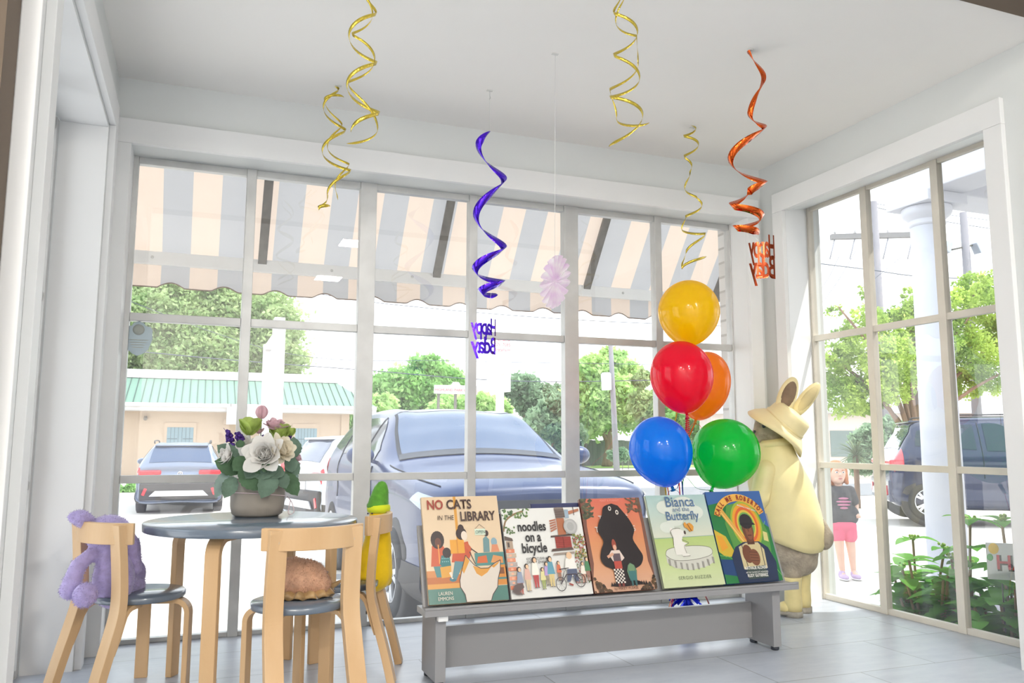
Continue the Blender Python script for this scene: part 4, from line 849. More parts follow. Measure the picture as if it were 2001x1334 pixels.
# --- NO CATS IN THE LIBRARY
o, a = book('tall tan picture book titled No Cats in the Library, leftmost on the bench', .645, .248, .322, .013, (214, 190, 158), .0132)
a.rect(0, 0, 1, 1, (216, 192, 160)); a.rect(0, .74, .46, .83, (176, 100, 44)); a.rect(0, .82, .46, .865, (206, 146, 66)); a.rect(0, .865, 1, 1, (72, 118, 108)); a.rect(0, .70, .30, .76, (196, 128, 70))
a.rect(.41, 0, .445, .84, (206, 146, 52))
a.poly([(.06, .66), (.09, .47), (.20, .44), (.27, .52), (.26, .66)], (190, 84, 48)); a.ell(.165, .415, .085, .085, (44, 28, 26)); a.ell(.17, .44, .04, .045, (96, 54, 38)); a.poly([(.09, .66), (.22, .66), (.19, .76), (.12, .76)], (70, 128, 130)); a.line([(.17, .46), (.17, .64)], .012, (226, 150, 70))
a.poly([(.17, .64), (.20, .56), (.30, .57), (.31, .66), (.20, .67)], (44, 112, 112)); a.ell(.27, .54, .055, .05, (40, 28, 30)); a.poly([(.17, .67), (.31, .66), (.30, .76), (.18, .77)], (206, 150, 56)); a.ell(.32, .785, .045, .022, (60, 110, 124)); a.line([(.29, .72), (.32, .78)], .03, (226, 212, 196))
for i in range(8): a.ell(.205+.012*(i % 4)*2, .59+.03*(i//4), .006, .006, (140, 190, 190), 6)
a.poly([(.32, .63), (.36, .47), (.55, .44), (.58, .56), (.52, .64)], (186, 74, 38)); a.rect(.32, .42, .50, .55, (214, 150, 44)); a.line([(.41, .42), (.41, .55)], .012, (190, 122, 36)); a.ell(.475, .315, .04, .04, (46, 26, 26)); a.ell(.475, .365, .07, .06, (46, 26, 26)); a.ell(.51, .385, .04, .045, (222, 206, 190)); a.poly([(.36, .62), (.48, .63), (.36, .79), (.31, .77)], (84, 128, 136)); a.line([(.52, .46), (.58, .53)], .05, (190, 84, 44)); a.line([(.58, .51), (.68, .57)], .014, (60, 52, 50)); a.line([(.56, .54), (.62, .66)], .012, (60, 52, 50))
a.ell(.80, .37, .03, .03, (60, 40, 40)); a.poly([(.74, .55), (.75, .42), (.79, .395), (.83, .43), (.82, .55)], (104, 138, 140)); a.ell(.89, .455, .04, .04, (130, 160, 172)); a.poly([(.84, .55), (.86, .48), (.93, .48), (.95, .55)], (206, 134, 98))
a.rect(.62, .555, 1, .675, (74, 128, 124)); a.poly([(.64, .65), (.66, .59), (.77, .58), (.78, .65)], (196, 96, 48)); a.poly([(.82, .65), (.86, .58), (.98, .60), (.98, .66)], (204, 140, 84)); a.rect(.88, .675, 1, .86, (198, 128, 52)); a.rect(.90, .70, .98, .76, (120, 70, 36)); a.rect(.88, .79, 1, .81, (80, 124, 118))
cat = [(.40, .80), (.44, .70), (.50, .57), (.60, .665), (.68, .70), (.78, .70), (.87, .655), (.945, .63), (.93, .72), (.89, .80), (.87, .88), (.80, .945), (.77, 1), (.46, 1), (.45, .93), (.40, .86)]
a.poly(cat, (206, 196, 184)); a.poly([(.44, .71), (.50, .575), (.545, .625), (.46, .74)], (206, 146, 52)); a.poly([(.58, .67), (.68, .70), (.78, .70), (.84, .67), (.76, .74), (.68, .775), (.62, .745)], (204, 142, 50)); a.poly([(.82, .685), (.94, .635), (.91, .665), (.85, .70)], (204, 142, 50)); a.line(cat+[cat[0]], .009, (64, 44, 40))
a.rect(.65, .325, .79, .385, (206, 220, 200)); a.line([(.66, .325), (.72, .28), (.79, .325)], .005, (110, 100, 90))
a.build(o); D1, D2 = (150, 52, 36), (58, 34, 30)
a.text(o, 'NO', .165, .125, .165, D1, offset=.0010, sx=.8); a.text(o, 'CATS', .475, .125, .165, D2, offset=.0010, sx=.82); a.text(o, 'IN THE', .285, .232, .085, D2, shear=.15, sx=.8); a.text(o, 'LIBRARY', .705, .245, .165, D2, offset=.0010, sx=.74)
a.text(o, 'OPEN', .72, .372, .055, (60, 96, 84), sx=.9); a.text(o, 'LAUREN', .205, .926, .058, (216, 210, 196), sx=.82); a.text(o, 'EMMONS', .205, .972, .058, (216, 210, 196), sx=.82)
# --- noodles on a bicycle
o, a = book('white picture book titled noodles on a bicycle with a crowd drawn below', .902, .274, .278, .012, (226, 226, 222), .0132)
a.rect(0, 0, 1, 1, (222, 222, 218)); rn = random.Random(3)
a.curve([(0, .26), (.04, .14), (.14, .07), (.27, .03)], .022, (140, 116, 84))
for i in range(46):
    t = rn.random(); a.ell(.0+.32*t+rn.uniform(-.02, .03), .06+rn.uniform(-.06, .06)-.02*t, .018, .011, rn.choice([(96, 128, 72), (128, 150, 92), (70, 100, 64)]), 6, rn.uniform(0, 3))
for i in range(14): a.ell(.02+rn.uniform(0, .13), .24+rn.uniform(-.03, .05), .014, .010, (90, 116, 70), 6, rn.uniform(0, 3))
a.poly([(0, .31), (.09, .34), (.10, .37), (0, .36)], (96, 82, 76)); a.rect(.01, .37, .09, .46, (170, 150, 130)); a.rect(.025, .385, .05, .44, (80, 70, 66))
for i in range(9):
    y = .46+i*.05; a.rect(.0, y, .10+.015*(i % 2), y+.042, [(206, 124, 92), (188, 170, 150), (214, 142, 112), (170, 160, 156)][i % 4])
    a.rect(.03, y+.01, .06, y+.032, (228, 170, 140))
a.poly([(.66, .01), (.78, .0), (.79, .12), (.67, .13)], (110, 96, 90)); a.ell(.72, .015, .06, .02, (130, 118, 110))
for k in range(4): a.line([(.665, .03+.028*k), (.785, .025+.028*k)], .005, (76, 64, 62))
for k in range(5): a.line([(.58, .16+.03*k), (.66, .145+.025*k)], .018, (168, 108, 84))
a.rect(.67, .13, .77, .34, (170, 106, 74)); a.rect(.79, .03, .84, .13, (150, 168, 184)); a.poly([(.84, .05), (.98, .02), (.98, .05), (.84, .09)], (176, 116, 86)); a.line([(.91, 0), (.91, .10)], .008, (90, 70, 66))
a.poly([(.57, .33), (.86, .315), (.87, .335), (.57, .35)], (84, 66, 62)); a.rect(.62, .345, .82, .475, (150, 58, 50)); a.line([(.72, .345), (.72, .475)], .006, (96, 36, 36))
for k in range(5): a.line([(.625, .36+.025*k), (.815, .36+.025*k)], .003, (110, 42, 40))
a.poly([(.57, .48), (.82, .47), (.84, .50), (.55, .51)], (90, 72, 66)); a.poly([(.58, .53), (.84, .52), (.84, .545), (.56, .555)], (150, 138, 128))
for i in range(120):
    t = rn.random(); a.ell(.90+rn.uniform(-.06, .09), .33+.30*t, .012, .010, rn.choice([(120, 128, 60), (150, 70, 70), (96, 110, 62), (176, 110, 100), (170, 160, 90)]), 6, rn.uniform(0, 3))
for i in range(60): a.ell(.86+rn.uniform(-.06, .12), .64+.24*rn.random(), .010, .008, rn.choice([(150, 90, 86), (96, 110, 70), (196, 150, 140)]), 6)
a.ell(.83, .235, .088, .088, (168, 168, 166), 28); a.ell(.83, .235, .07, .07, (178, 178, 176), 24); a.ell(.83, .235, .045, .05, (164, 164, 162), 16)
sk = (222, 186, 150); hr = (50, 40, 38)
for x, y, hg, tp, bt in ((.115, .96, .30, (140, 150, 170), (176, 96, 86)), (.21, .93, .30, (214, 170, 156), (206, 186, 150)), (.31, .90, .34, (232, 228, 216), (176, 70, 70)), (.395, .92, .24, (214, 206, 150), (150, 160, 96)), (.45, .88, .26, (176, 150, 196), (150, 140, 120)), (.50, .90, .34, (96, 152, 170), (206, 186, 130)), (.60, .84, .22, (206, 112, 80), (150, 110, 90)), (.90, .88, .24, (226, 220, 206), (196, 150, 130)), (.96, .86, .27, (76, 128, 90), (150, 110, 96))): a.person(x, y, hg, hr, sk, tp, bt)
a.poly([(.70, .60), (.80, .60), (.83, .70), (.80, .80), (.74, .80), (.68, .70)], (228, 226, 220)); a.poly([(.70, .72), (.82, .72), (.83, .86), (.78, .86), (.76, .78), (.72, .86), (.68, .86)], (84, 92, 116)); a.ell(.75, .57, .035, .04, sk); a.line([(.70, .88), (.75, .90)], .02, (150, 70, 60))
for x, y in ((.60, .88), (.845, .85)):
    for k in range(20): a.line([(x+.062*math.cos(k*PI/10), y+.075*math.sin(k*PI/10)), (x+.062*math.cos((k+1)*PI/10), y+.075*math.sin((k+1)*PI/10))], .008, (58, 54, 56))
    for k in range(4): a.line([(x+.06*math.cos(k*PI/4), y+.07*math.sin(k*PI/4)), (x-.06*math.cos(k*PI/4), y-.07*math.sin(k*PI/4))], .002, (90, 86, 86))
a.line([(.60, .88), (.68, .78), (.80, .78), (.845, .85)], .010, (70, 60, 66)); a.line([(.66, .74), (.60, .88)], .008, (70, 60, 66)); a.line([(.60, .72), (.72, .71)], .010, (70, 60, 66)); a.poly([(.0, .93), (.04, .86), (.13, .84), (.15, .89), (.09, .93), (.12, .97), (.05, .96)], (92, 78, 76))
a.build(o); K = (44, 42, 44)
a.text(o, 'noodles', .345, .265, .155, K, offset=.0011, sx=.72); a.text(o, 'on a', .345, .385, .150, K, offset=.0011, sx=.74); a.text(o, 'bicycle', .345, .51, .155, K, offset=.0011, sx=.74); a.text(o, 'KYO MACLEAR &', .355, .595, .042, K, sx=.8); a.text(o, 'GRACEY ZHANG', .355, .632, .042, K, sx=.8)
# --- THE CAFE AT THE EDGE OF THE WOODS
o, a = book('dark orange picture book titled The Cafe at the Edge of the Woods', 1.180, .224, .304, .014, (120, 74, 62), .0132)
for i in range(40):
    t = i/39; c = [(206, 108, 88), (206, 140, 96), (206, 164, 138)]; q = t*2; j = min(int(q), 1); f = q-j; a.rect(0, i/40, 1, (i+1)/40+.001, tuple(int(c[j][k]+(c[j+1][k]-c[j][k])*f) for k in range(3)))
a.poly([(0, 0), (.10, 0), (.05, .3), (.06, .7), (0, .9)], (118, 78, 66)); a.poly([(1, 0), (.93, 0), (.955, .3), (.94, .7), (1, .9)], (120, 80, 66))
rn = random.Random(8)
for i in range(60): a.ell(rn.uniform(0, .22)*(1-i/140), rn.uniform(0, .22), .035, .012, rn.choice([(84, 88, 66), (104, 100, 74), (70, 76, 60)]), 6, rn.uniform(-1, 1))
for i in range(40): a.ell(1-rn.uniform(0, .24), rn.uniform(0, .16), .035, .010, rn.choice([(96, 84, 66), (110, 92, 74)]), 6, rn.uniform(-1, 1))
for i in range(70): s_ = rn.choice([0, 1]); q = rn.random(); a.ell((q*.26 if not s_ else 1-q*.26), 1-rn.random()*.16*(1-q), .022, .02, rn.choice([(58, 48, 40), (80, 62, 46), (96, 74, 52)]), 6, rn.uniform(-1, 1))
blob = [(p.x, p.y) for p in bezier([(.5, .065, 0), (.36, .10, 0), (.31, .19, 0), (.24, .27, 0), (.20, .36, 0), (.26, .47, 0), (.20, .57, 0), (.17, .66, 0), (.22, .73, 0), (.36, .79, 0), (.37, .90, 0), (.27, .94, 0), (.5, .955, 0), (.78, .93, 0), (.68, .89, 0), (.66, .80, 0), (.80, .74, 0), (.86, .65, 0), (.80, .55, 0), (.75, .46, 0), (.80, .36, 0), (.75, .25, 0), (.67, .16, 0), (.60, .09, 0)], 5)]
a.poly(blob, (34, 26, 28))
for k in range(16): x = .26+.55*k/15; a.poly([(x, .945), (x+.02, .90), (x+.04, .945)], (34, 26, 28))
for x, y in ((.455, .12), (.565, .165)): a.ell(x, y, .026, .026, (214, 206, 196)); a.ell(x, y, .013, .013, (34, 26, 28))
a.ell(.42, .515, .035, .06, (150, 70, 54)); a.ell(.425, .545, .028, .03, (214, 164, 140)); a.poly([(.31, .62), (.36, .575), (.49, .575), (.55, .66), (.50, .69), (.36, .69)], (214, 196, 186)); a.rect(.37, .61, .49, .70, (92, 76, 84)); a.rect(.37, .69, .49, .80, (176, 74, 62)); a.rect(.345, .77, .50, .92, (224, 216, 206))
for i in range(6):
    for j in range(8):
        if (i+j) % 2: a.rect(.345+i*.0258, .77+j*.0188, .345+(i+1)*.0258, .77+(j+1)*.0188, (44, 36, 38))
a.rect(.375, .92, .41, .955, (120, 60, 54)); a.rect(.44, .92, .475, .955, (120, 60, 54)); a.line([(.28, .645), (.38, .61)], .04, (206, 156, 130))
a.poly([(.57, .88), (.55, .80), (.58, .74), (.62, .715), (.68, .74), (.71, .80), (.69, .88)], (92, 124, 96)); a.ell(.63, .77, .05, .045, (110, 140, 104)); a.rect(.575, .80, .69, .90, (60, 110, 110)); a.rect(.59, .90, .62, .955, (60, 100, 100)); a.rect(.65, .90, .68, .955, (60, 100, 100))
a.build(o); I = (222, 212, 204)
a.text(o, 'THE CAF\u00c9', .495, .255, .118, I, sx=.95); a.text(o, 'at the edge of', .495, .305, .075, I, shear=.25, sx=.98); a.text(o, 'THE WOODS', .495, .375, .118, I, sx=.95); a.text(o, 'by MIKEY PLEASE', .5, .985, .052, (96, 60, 52)); a.text(o, 'FEAST & FORREST', .48, .04, .04, (226, 150, 136))
# --- Bianca and the Butterfly
o, a = book('pale green picture book titled Bianca and the Butterfly', 1.431, .236, .310, .013, (196, 206, 176), .0132)
for i in range(30): t = i/29; a.rect(0, .48*i/30, 1, .48*(i+1)/30+.001, (int(164+40*t), int(192+14*t), int(190-2*t)))
for i in range(30): t = i/29; a.rect(0, .47+.53*i/30, 1, .47+.53*(i+1)/30+.001, (int(172+26*t), int(192+16*t), int(120+46*t)))
for u, v, r in ((.3, .14, .16), (.6, .12, .2), (.75, .2, .16), (.4, .28, .14), (.25, .36, .12)): a.ell(u, v, r, r*.5, (208, 214, 204), 20)
a.line([(0, .478), (1, .468)], .008, (140, 170, 160))
cl = (206, 208, 196); top = [(p.x, p.y) for p in bezier([(.13, .66, 0), (.18, .60, 0), (.40, .575, 0), (.70, .575, 0), (.88, .60, 0), (.90, .66, 0), (.78, .70, 0), (.50, .725, 0), (.24, .715, 0), (.13, .66, 0)], 5)]
a.poly([(.13, .66), (.90, .66), (.89, .76), (.76, .80), (.50, .83), (.24, .80), (.13, .74)], (196, 196, 186)); a.poly(top, cl); a.line(top, .006, (120, 116, 108))
for k in range(9): x = .15+.72*k/8; y = .70+.06*math.sin(PI*k/8); a.poly([(x, y), (x+.035, y+.005), (x+.03, y+.075), (x+.004, y+.07)], (150, 148, 140))
a.poly([(.30, .665), (.29, .56), (.31, .48), (.29, .41), (.33, .39), (.42, .38), (.51, .41), (.53, .44), (.46, .47), (.44, .52), (.52, .545), (.47, .57), (.47, .66)], (222, 220, 212)); a.ell(.30, .39, .025, .025, (222, 220, 212)); a.ell(.515, .425, .018, .022, (80, 66, 62)); a.curve([(.29, .56), (.30, .48), (.28, .41), (.36, .375), (.45, .38)], .006, (120, 112, 104)); a.curve([(.44, .50), (.54, .54), (.46, .57), (.47, .65)], .006, (120, 112, 104)); a.ell(.45, .67, .06, .018, (222, 220, 212)); a.line([(.40, .685), (.52, .68)], .006, (120, 112, 104))
a.poly([(.52, .33), (.55, .31), (.57, .335), (.62, .32), (.66, .34), (.68, .365), (.66, .41), (.60, .42), (.56, .38), (.53, .37)], (204, 142, 56)); a.line([(.58, .33), (.63, .41)], .014, (130, 84, 50))
a.build(o); B_ = (84, 112, 146)
a.text(o, 'Bianca', .535, .135, .215, B_, offset=.0005, sx=.9); a.text(o, 'and the', .53, .19, .095, B_, sx=1.0); a.text(o, 'Butterfly', .53, .285, .18, B_, offset=.0004, sx=.88); a.text(o, 'SERGIO RUZZIER', .52, .925, .066, (110, 120, 96), spacing=1.15, sx=.95)
# --- CALL ME ROBERTO!
o, a = book('bright blue and green picture book with a ballplayer on the cover, rightmost', 1.672, .232, .318, .014, (52, 92, 150), .0132)
a.rect(0, 0, 1, 1, (58, 96, 156)); a.poly([(0, .15), (.25, .12), (.6, .2), (1, .42), (1, 1), (0, 1)], (40, 116, 64)); a.poly([(0, .42), (.18, .50), (.3, .72), (.1, .72), (0, .66)], (196, 168, 56)); a.poly([(.02, .48), (.12, .50), (.18, .62), (.06, .66)], (214, 150, 50)); a.poly([(0, .74), (.3, .76), (.4, .95), (0, .9)], (36, 64, 110)); a.curve([(0, .70), (.2, .74), (.35, .90)], .012, (96, 160, 90)); a.curve([(.95, .35), (.85, .5), (.9, .8), (1, .95)], .010, (110, 180, 90))
a.poly([(.22, .36), (.32, .16), (.6, .12), (.86, .25), (.96, .50), (.9, .78), (.3, .78)], (84, 140, 66))
for r, c in ((.27, (150, 170, 60)), (.24, (216, 150, 48)), (.20, (206, 96, 50)), (.165, (208, 178, 70)), (.14, (110, 160, 80))): a.ell(.60, .38, r, r, c, 30)
a.poly([(.17, .24), (.23, .20), (.56, .60), (.51, .64)], (206, 160, 76)); a.line([(.20, .24), (.52, .62)], .012, (232, 196, 120))
a.poly([(.22, 1), (.20, .72), (.30, .62), (.46, .57), (.74, .57), (.88, .64), (.96, .80), (.92, 1)], (38, 50, 78)); a.poly([(.36, .62), (.50, .58), (.72, .58), (.80, .66), (.78, .86), (.36, .86)], (196, 182, 140)); a.line([(.42, .60), (.44, .85)], .012, (60, 56, 60)); a.line([(.76, .60), (.74, .85)], .012, (60, 56, 60))
a.rect(.53, .50, .66, .60, (84, 52, 40)); a.ell(.595, .43, .10, .15, (104, 64, 46)); a.ell(.61, .45, .06, .10, (126, 80, 56)); a.ell(.60, .345, .115, .085, (44, 40, 44)); a.poly([(.48, .36), (.72, .36), (.76, .385), (.49, .39)], (36, 34, 38)); a.line([(.55, .41), (.585, .405)], .014, (40, 28, 26)); a.line([(.625, .405), (.66, .41)], .014, (40, 28, 26)); a.line([(.60, .42), (.605, .46)], .016, (92, 56, 42)); a.line([(.57, .50), (.64, .50)], .016, (84, 44, 40))
a.ell(.49, .70, .09, .10, (110, 68, 50)); a.ell(.60, .74, .09, .09, (120, 76, 54)); 
for k in range(4): a.line([(.52, .68+.03*k), (.66, .69+.03*k)], .010, (84, 50, 40))
a.poly([(.40, .84), (.74, .83), (.76, .96), (.40, .97)], (60, 74, 70)); a.poly([(.86, .46), (.93, .48), (.92, .58), (.84, .56)], (206, 196, 130))
band = [(.52+(.43+q)*math.cos(math.radians(g)), .375-(.30+q*.78)*math.sin(math.radians(g))) for q, gs in ((.055, range(160, 20, -6)), (-.05, range(22, 162, 6))) for g in gs]
a.poly(band, (222, 168, 78)); a.build(o)
R_ = (140, 46, 38); S_ = 'CALL ME ROBERTO!'
for i, ch in enumerate(S_):
    if ch == ' ': continue
    ang = math.radians(155-128*i/(len(S_)-1)); ob = a.text(o, ch, .52+.41*math.cos(ang), .385-.285*math.sin(ang), .105, R_, name='title_letter', offset=.0009, rot=ang-PI/2, sx=.66)
W_ = (232, 232, 226)
a.text(o, 'NATHALIE ALONSO', .56, .868, .062, W_, sx=.72, offset=.0003); a.text(o, 'ART BY CALDECOTT HONOREE', .56, .908, .034, W_, sx=.8); a.text(o, 'RUDY GUTIERREZ', .56, .948, .062, W_, sx=.72, offset=.0003)
a.text(o, "BASEBALL'S FIRST GREAT", .66, .205, .030, (206, 224, 236), rot=-.33)
# --- books standing behind
o, a = book('dark navy book standing behind the noodles book, only its top showing', 1.012, .185, .297, .010, (58, 64, 104), .0)
a.rect(.02, .01, .98, .99, (52, 58, 98)); a.build(o)
o, a = book('dark blue book seen as a sliver between the two rightmost picture books', 1.592, .125, .292, .010, (52, 78, 120), .0)
a.rect(.02, .01, .98, .99, (48, 72, 112)); a.build(o)
o, a = book('dark grey book showing as a thin strip between the tan book and the white book', .785, .130, .268, .010, (70, 66, 72), .0)
a.rect(.02, .01, .98, .99, (64, 60, 68)); a.rect(.9, .55, .98, .62, (210, 206, 200)); a.build(o)
# ================================================================ balloons, streamers
def balloon_mat(nm, c, deep): 
    m = mat(nm, c, .12, spec=.6, coat=.5, trans=.62); return m
BALL = {}
def balloon(label, px, py, Y, rpx, hpx, col, tiltx, tiltz, nm, curl):
    p = at(px, py, Y); k = Y/ray(px, py).y/F; r = rpx*k; hh = hpx*k
    M = balloon_mat('balloon_rubber_'+nm, srgb(*col), None)
    o = thing('balloon', label, 'balloon', p, (tiltx, tiltz, 0), 'balloon bunch')
    prof = []
    for i in range(33):
        t = i/32; a = PI*t; z = math.cos(a); x = math.sin(a)
        zz = z*hh if z > 0 else z*hh*1.10; xx = x*r*(1 if z > 0 else 1-.16*(-z)**2.0)
        prof.append((max(xx, .0008), zz))
    prof[-1] = (.005, -hh*1.10); prof += [(.005, -hh*1.10-.004)]
    b = MB(); b.lathe(prof[::-1], 48); b.build('skin', M, o)
    b = MB(); b.lathe([(.004, -hh*1.10-.002), (.0075, -hh*1.10-.006), (.005, -hh*1.10-.011), (.011, -hh*1.10-.019), (.001, -hh*1.10-.016)], 14); b.build('knot', mat('balloon_knot_'+nm, tuple(c*.55 for c in srgb(*col)), .3), o)
    return o, o.matrix_basis @ Vector((0, 0, -hh*1.10-.014)), r, hh
BX, BY = 1.772, 2.78
specs = [('yellow balloon at the top of the balloon bunch', 1346, 609, 2.80, 59.5, 62, (255, 222, 20), .02, .06, 'yellow', 0),
         ('red balloon in the middle of the bunch, below the yellow one', 1332, 734, 2.70, 61, 68, (250, 20, 70), .05, -.16, 'red', 1),
         ('orange balloon half hidden behind the red balloon', 1376, 751, 2.92, 50, 66, (255, 165, 40), .0, .30, 'orange', 0),
         ('blue balloon at the lower left of the bunch', 1291, 880, 2.76, 61, 67, (20, 160, 255), .05, -.36, 'blue', 2),
         ('green balloon at the lower right of the bunch', 1418, 884, 2.76, 66, 66, (20, 220, 90), .05, .42, 'green', 3)]
weight_top = Vector((BX+.02, BY, .115)); knots = []
for s in specs:
    o, kn, r, hh = balloon(*s); knots.append((s, o, kn))
RIBC = {'yellow': (240, 200, 40), 'red': (226, 40, 60), 'orange': (250, 120, 30), 'blue': (50, 60, 170), 'green': (20, 150, 70)}
for i, (s, o, kn) in enumerate(knots):                            # each ribbon belongs to its balloon and runs down to the weight
    R_ = mat('curling_ribbon_'+s[9], srgb(*RIBC[s[9]]), .3, trans=.3); b = MB(); mid = Vector((BX+.012*(i-2), BY+.01*(i-2)+(.10 if s[9] in ('yellow', 'orange') else 0), .55))
    P = bezier([kn, kn.lerp(mid, .5)+Vector((0, 0, -.01)), mid, weight_top+Vector((.004*(i-2), 0, .1)), weight_top+Vector((.003*(i-2), 0, 0))], 10)
    inv = o.matrix_basis.inverted(); b.bar([inv @ p for p in P], .005, .0006, (1, 0, 0)); b.build('ribbon', R_, o)
    if s[9] in ('red', 'green'):
        b = MB(); Q = []
        for k in range(70): t = k/69; Q.append(kn+Vector((.009*math.cos(k*.85)+(-.03*t if s[9] == 'green' else 0), .009*math.sin(k*.85), -.004-t*(.075 if s[9] == 'red' else .04))))
        b.bar([inv @ q for q in Q], .003, .0006, (0, 0, 1)); b.build('ribbon_curl', R_, o)
    else:
        b = MB()
        for sx in (-1, 1): b.bar([inv @ p for p in bezier([kn, kn+Vector((sx*.02, -.004, -.008)), kn+Vector((sx*.036, -.006, -.035))], 6)], .003, .0006, (0, 1, 0))
        b.build('ribbon_tail', R_, o)
# foil weight on the floor behind the bench
WT = thing('balloon_weight', 'shiny dark blue foil balloon weight with rainbow ribbon ends on the floor behind the bench', 'balloon weight', (BX+.02, BY, 0))
FOILB = mat('blue_metal_foil', srgb(30, 50, 200), .18, metal=.75)
b = MB(); b.lathe([(.001, 0), (.032, 0), (.036, .01), (.034, .07), (.014, .095), (.012, .105), (.03, .12)], 14); b.build('foil_base', FOILB, WT)
b = MB(); rn = random.Random(4)
for k in range(60):
    a = rn.uniform(0, 2*PI); e = rn.uniform(-.5, 1.4); L = rn.uniform(.04, .075); c = Vector((0, 0, .112)); d = Vector((math.cos(a)*math.cos(e), math.sin(a)*math.cos(e), math.sin(e)))
    b.bar([c, c+d*L*.5, c+d*L+Vector((0, 0, -.012))], .010, .0006, d.orthogonal())
b.build('foil_tassel', FOILB, WT)
for i, c in enumerate(((240, 130, 40), (230, 60, 60), (60, 70, 190), (250, 190, 60), (120, 60, 170), (240, 130, 40))):
    a = (-2.9, -2.75, -2.6, -.25, -.4, -.55)[i]; b = MB(); d = Vector((math.cos(a), math.sin(a)*.5, 0))
    b.bar(bezier([(0, 0, .115), d*.04+Vector((0, 0, .145)), d*.085+Vector((0, 0, .10)), d*.115+Vector((0, 0, .004))], 6), .006, .0006, (0, 1, 0)); b.build('ribbon_end', mat('ribbon_end_%d' % i, srgb(*c), .3, trans=.3), WT)
# ---- hanging swirls: a helix through the left/right turning points seen in the photo
GOLD = mat('gold_foil', srgb(222, 198, 84), .10, metal=1, bump=(70, .5)); PURP = mat('purple_foil', srgb(86, 44, 220), .09, metal=.9, bump=(40, .25)); COPF = mat('dark_copper_foil', srgb(150, 66, 40), .15, metal=1); ORNG = mat('orange_foil', srgb(222, 98, 40), .08, metal=1, bump=(40, .25)); CLEAR = mat('clear_thread', srgb(226, 226, 222), .4)
def swirl(parent, name, kps, Y, w, m, start=0, vert=.75, n=16, taper=True):
    """kps: (px,py) of successive turning points, alternately on either side"""
    P = []
    for i in range(len(kps)-1):
        (x0, y0), (x1, y1) = kps[i], kps[i+1]
        for k in range(n):
            t = k/n; a = PI*t; px = (x0+x1)/2+(x0-x1)/2*math.cos(a); py = y0+(y1-y0)*t
            p = at(px, py, Y); rad = abs(x1-x0)/2*Y/F; dep = math.sin(a)*rad*(1 if (i+start) % 2 == 0 else -1)
            d = (p-EYE).normalized(); ctr = at((x0+x1)/2, py, Y); p = p+Vector((CF.x, CF.y, 0)).normalized()*dep
            ro = (p-ctr); ro.z = 0; ro = ro.normalized() if ro.length > 1e-4 else Vector((1, 0, 0)); P.append((p, ro))
    inv = parent.matrix_world.inverted() if False else Matrix.Translation(-Vector(parent.location)); vs = []; fs = []; N = len(P)
    for i, (p, ro) in enumerate(P):
        tp = min(1, i/5+.15, (N-1-i)/5+.15) if taper else 1; ww = (ro*(1-vert)+Vector((0, 0, 1))*vert).normalized()*w*tp/2; th = (ro*vert-Vector((0, 0, 1))*(1-vert)).normalized()*.0004
        for q in (p-ww-th, p+ww-th, p+ww+th, p-ww+th): vs.append(inv @ q)
        if i: k = 4*i; fs += [(k-4+a, k-4+(a+1) % 4, k+(a+1) % 4, k+a) for a in range(4)]
    b = MB(); b.add(vs, fs, 0, False); ob = b.build(name, m, parent)
    ob.data.polygons.foreach_set('use_smooth', [True]*len(ob.data.polygons)); return ob
def hang(name, label, px, py, Y, cat, group=None):
    o = at(px, py, Y); c = Vector((o.x, o.y, ZC)); return thing(name, label, cat, c, group=group), c
def hook(parent, c, m=None, l=.0):
    b = MB(); b.box((0, 0, -.001), (.022, .014, .0016)); b.build('tape', mat('clear_tape', srgb(232, 232, 228), .2), parent)
def thread(parent, pts, r=.0007, m=None): b = MB(); b.tube([Vector(p)-Vector(parent.location) for p in pts], r, 5); return b.build('thread', m or CLEAR, parent)
GS = 'hanging foil swirls'
Y = 2.14; S, c = hang('foil_swirl', 'long double gold foil swirl hanging highest at left of centre', 702, -40, Y, 'streamer', GS); hook(S, c); thread(S, [c, at(702, -33, Y)])
swirl(S, 'ribbon', [(702, -35), (735, 28), (682, 75), (736, 124), (678, 172), (741, 222), (686, 262)], Y, .0115, GOLD, 0); swirl(S, 'ribbon', [(697, -30), (728, 24), (688, 66), (732, 112), (681, 160), (738, 248), (676, 280)], Y, .0085, GOLD, 1)
Y = 2.88; S, c = hang('foil_swirl', 'gold foil swirl with a round gold tab, lower left of the long double one', 663, 126, Y, 'streamer', GS); hook(S, c)
b = MB(); b.lathe([(.001, 0), (.026, 0), (.026, .0008), (.001, .0008)], 24, M=Matrix.Translation(at(658, 146, Y)-c) @ Matrix.Rotation(.7, 4, 'Y') @ Matrix.Rotation(.9, 4, 'X')); b.build('tab', GOLD, S)
thread(S, [c, at(660, 140, Y)])
swirl(S, 'ribbon', [(645, 152), (662, 176), (632, 214), (675, 256), (630, 300), (685, 334), (640, 384), (622, 408), (646, 403)], Y, .012, GOLD, 0); swirl(S, 'ribbon', [(672, 190), (634, 198), (668, 246), (640, 290), (682, 322), (655, 366), (660, 392)], Y, .009, GOLD, 1)
Y = 1.88; S, c = hang('foil_swirl', 'double gold foil swirl hanging right of centre with a dark curled end', 1215, -20, Y, 'streamer', GS); hook(S, c); thread(S, [c, at(1216, -14, Y)])
swirl(S, 'ribbon', [(1216, -16), (1199, 26), (1246, 66), (1199, 108), (1250, 155), (1192, 190), (1256, 228), (1190, 288)], Y, .0095, GOLD, 0); swirl(S, 'ribbon', [(1222, -12), (1203, 40), (1244, 70), (1247, 128), (1192, 176), (1205, 232), (1270, 238)], Y, .0085, GOLD, 1)
Y = 2.75; S, c = hang('foil_swirl', 'small tight gold foil swirl beside the right hand corner', 1352, 213, Y, 'streamer', GS); hook(S, c)
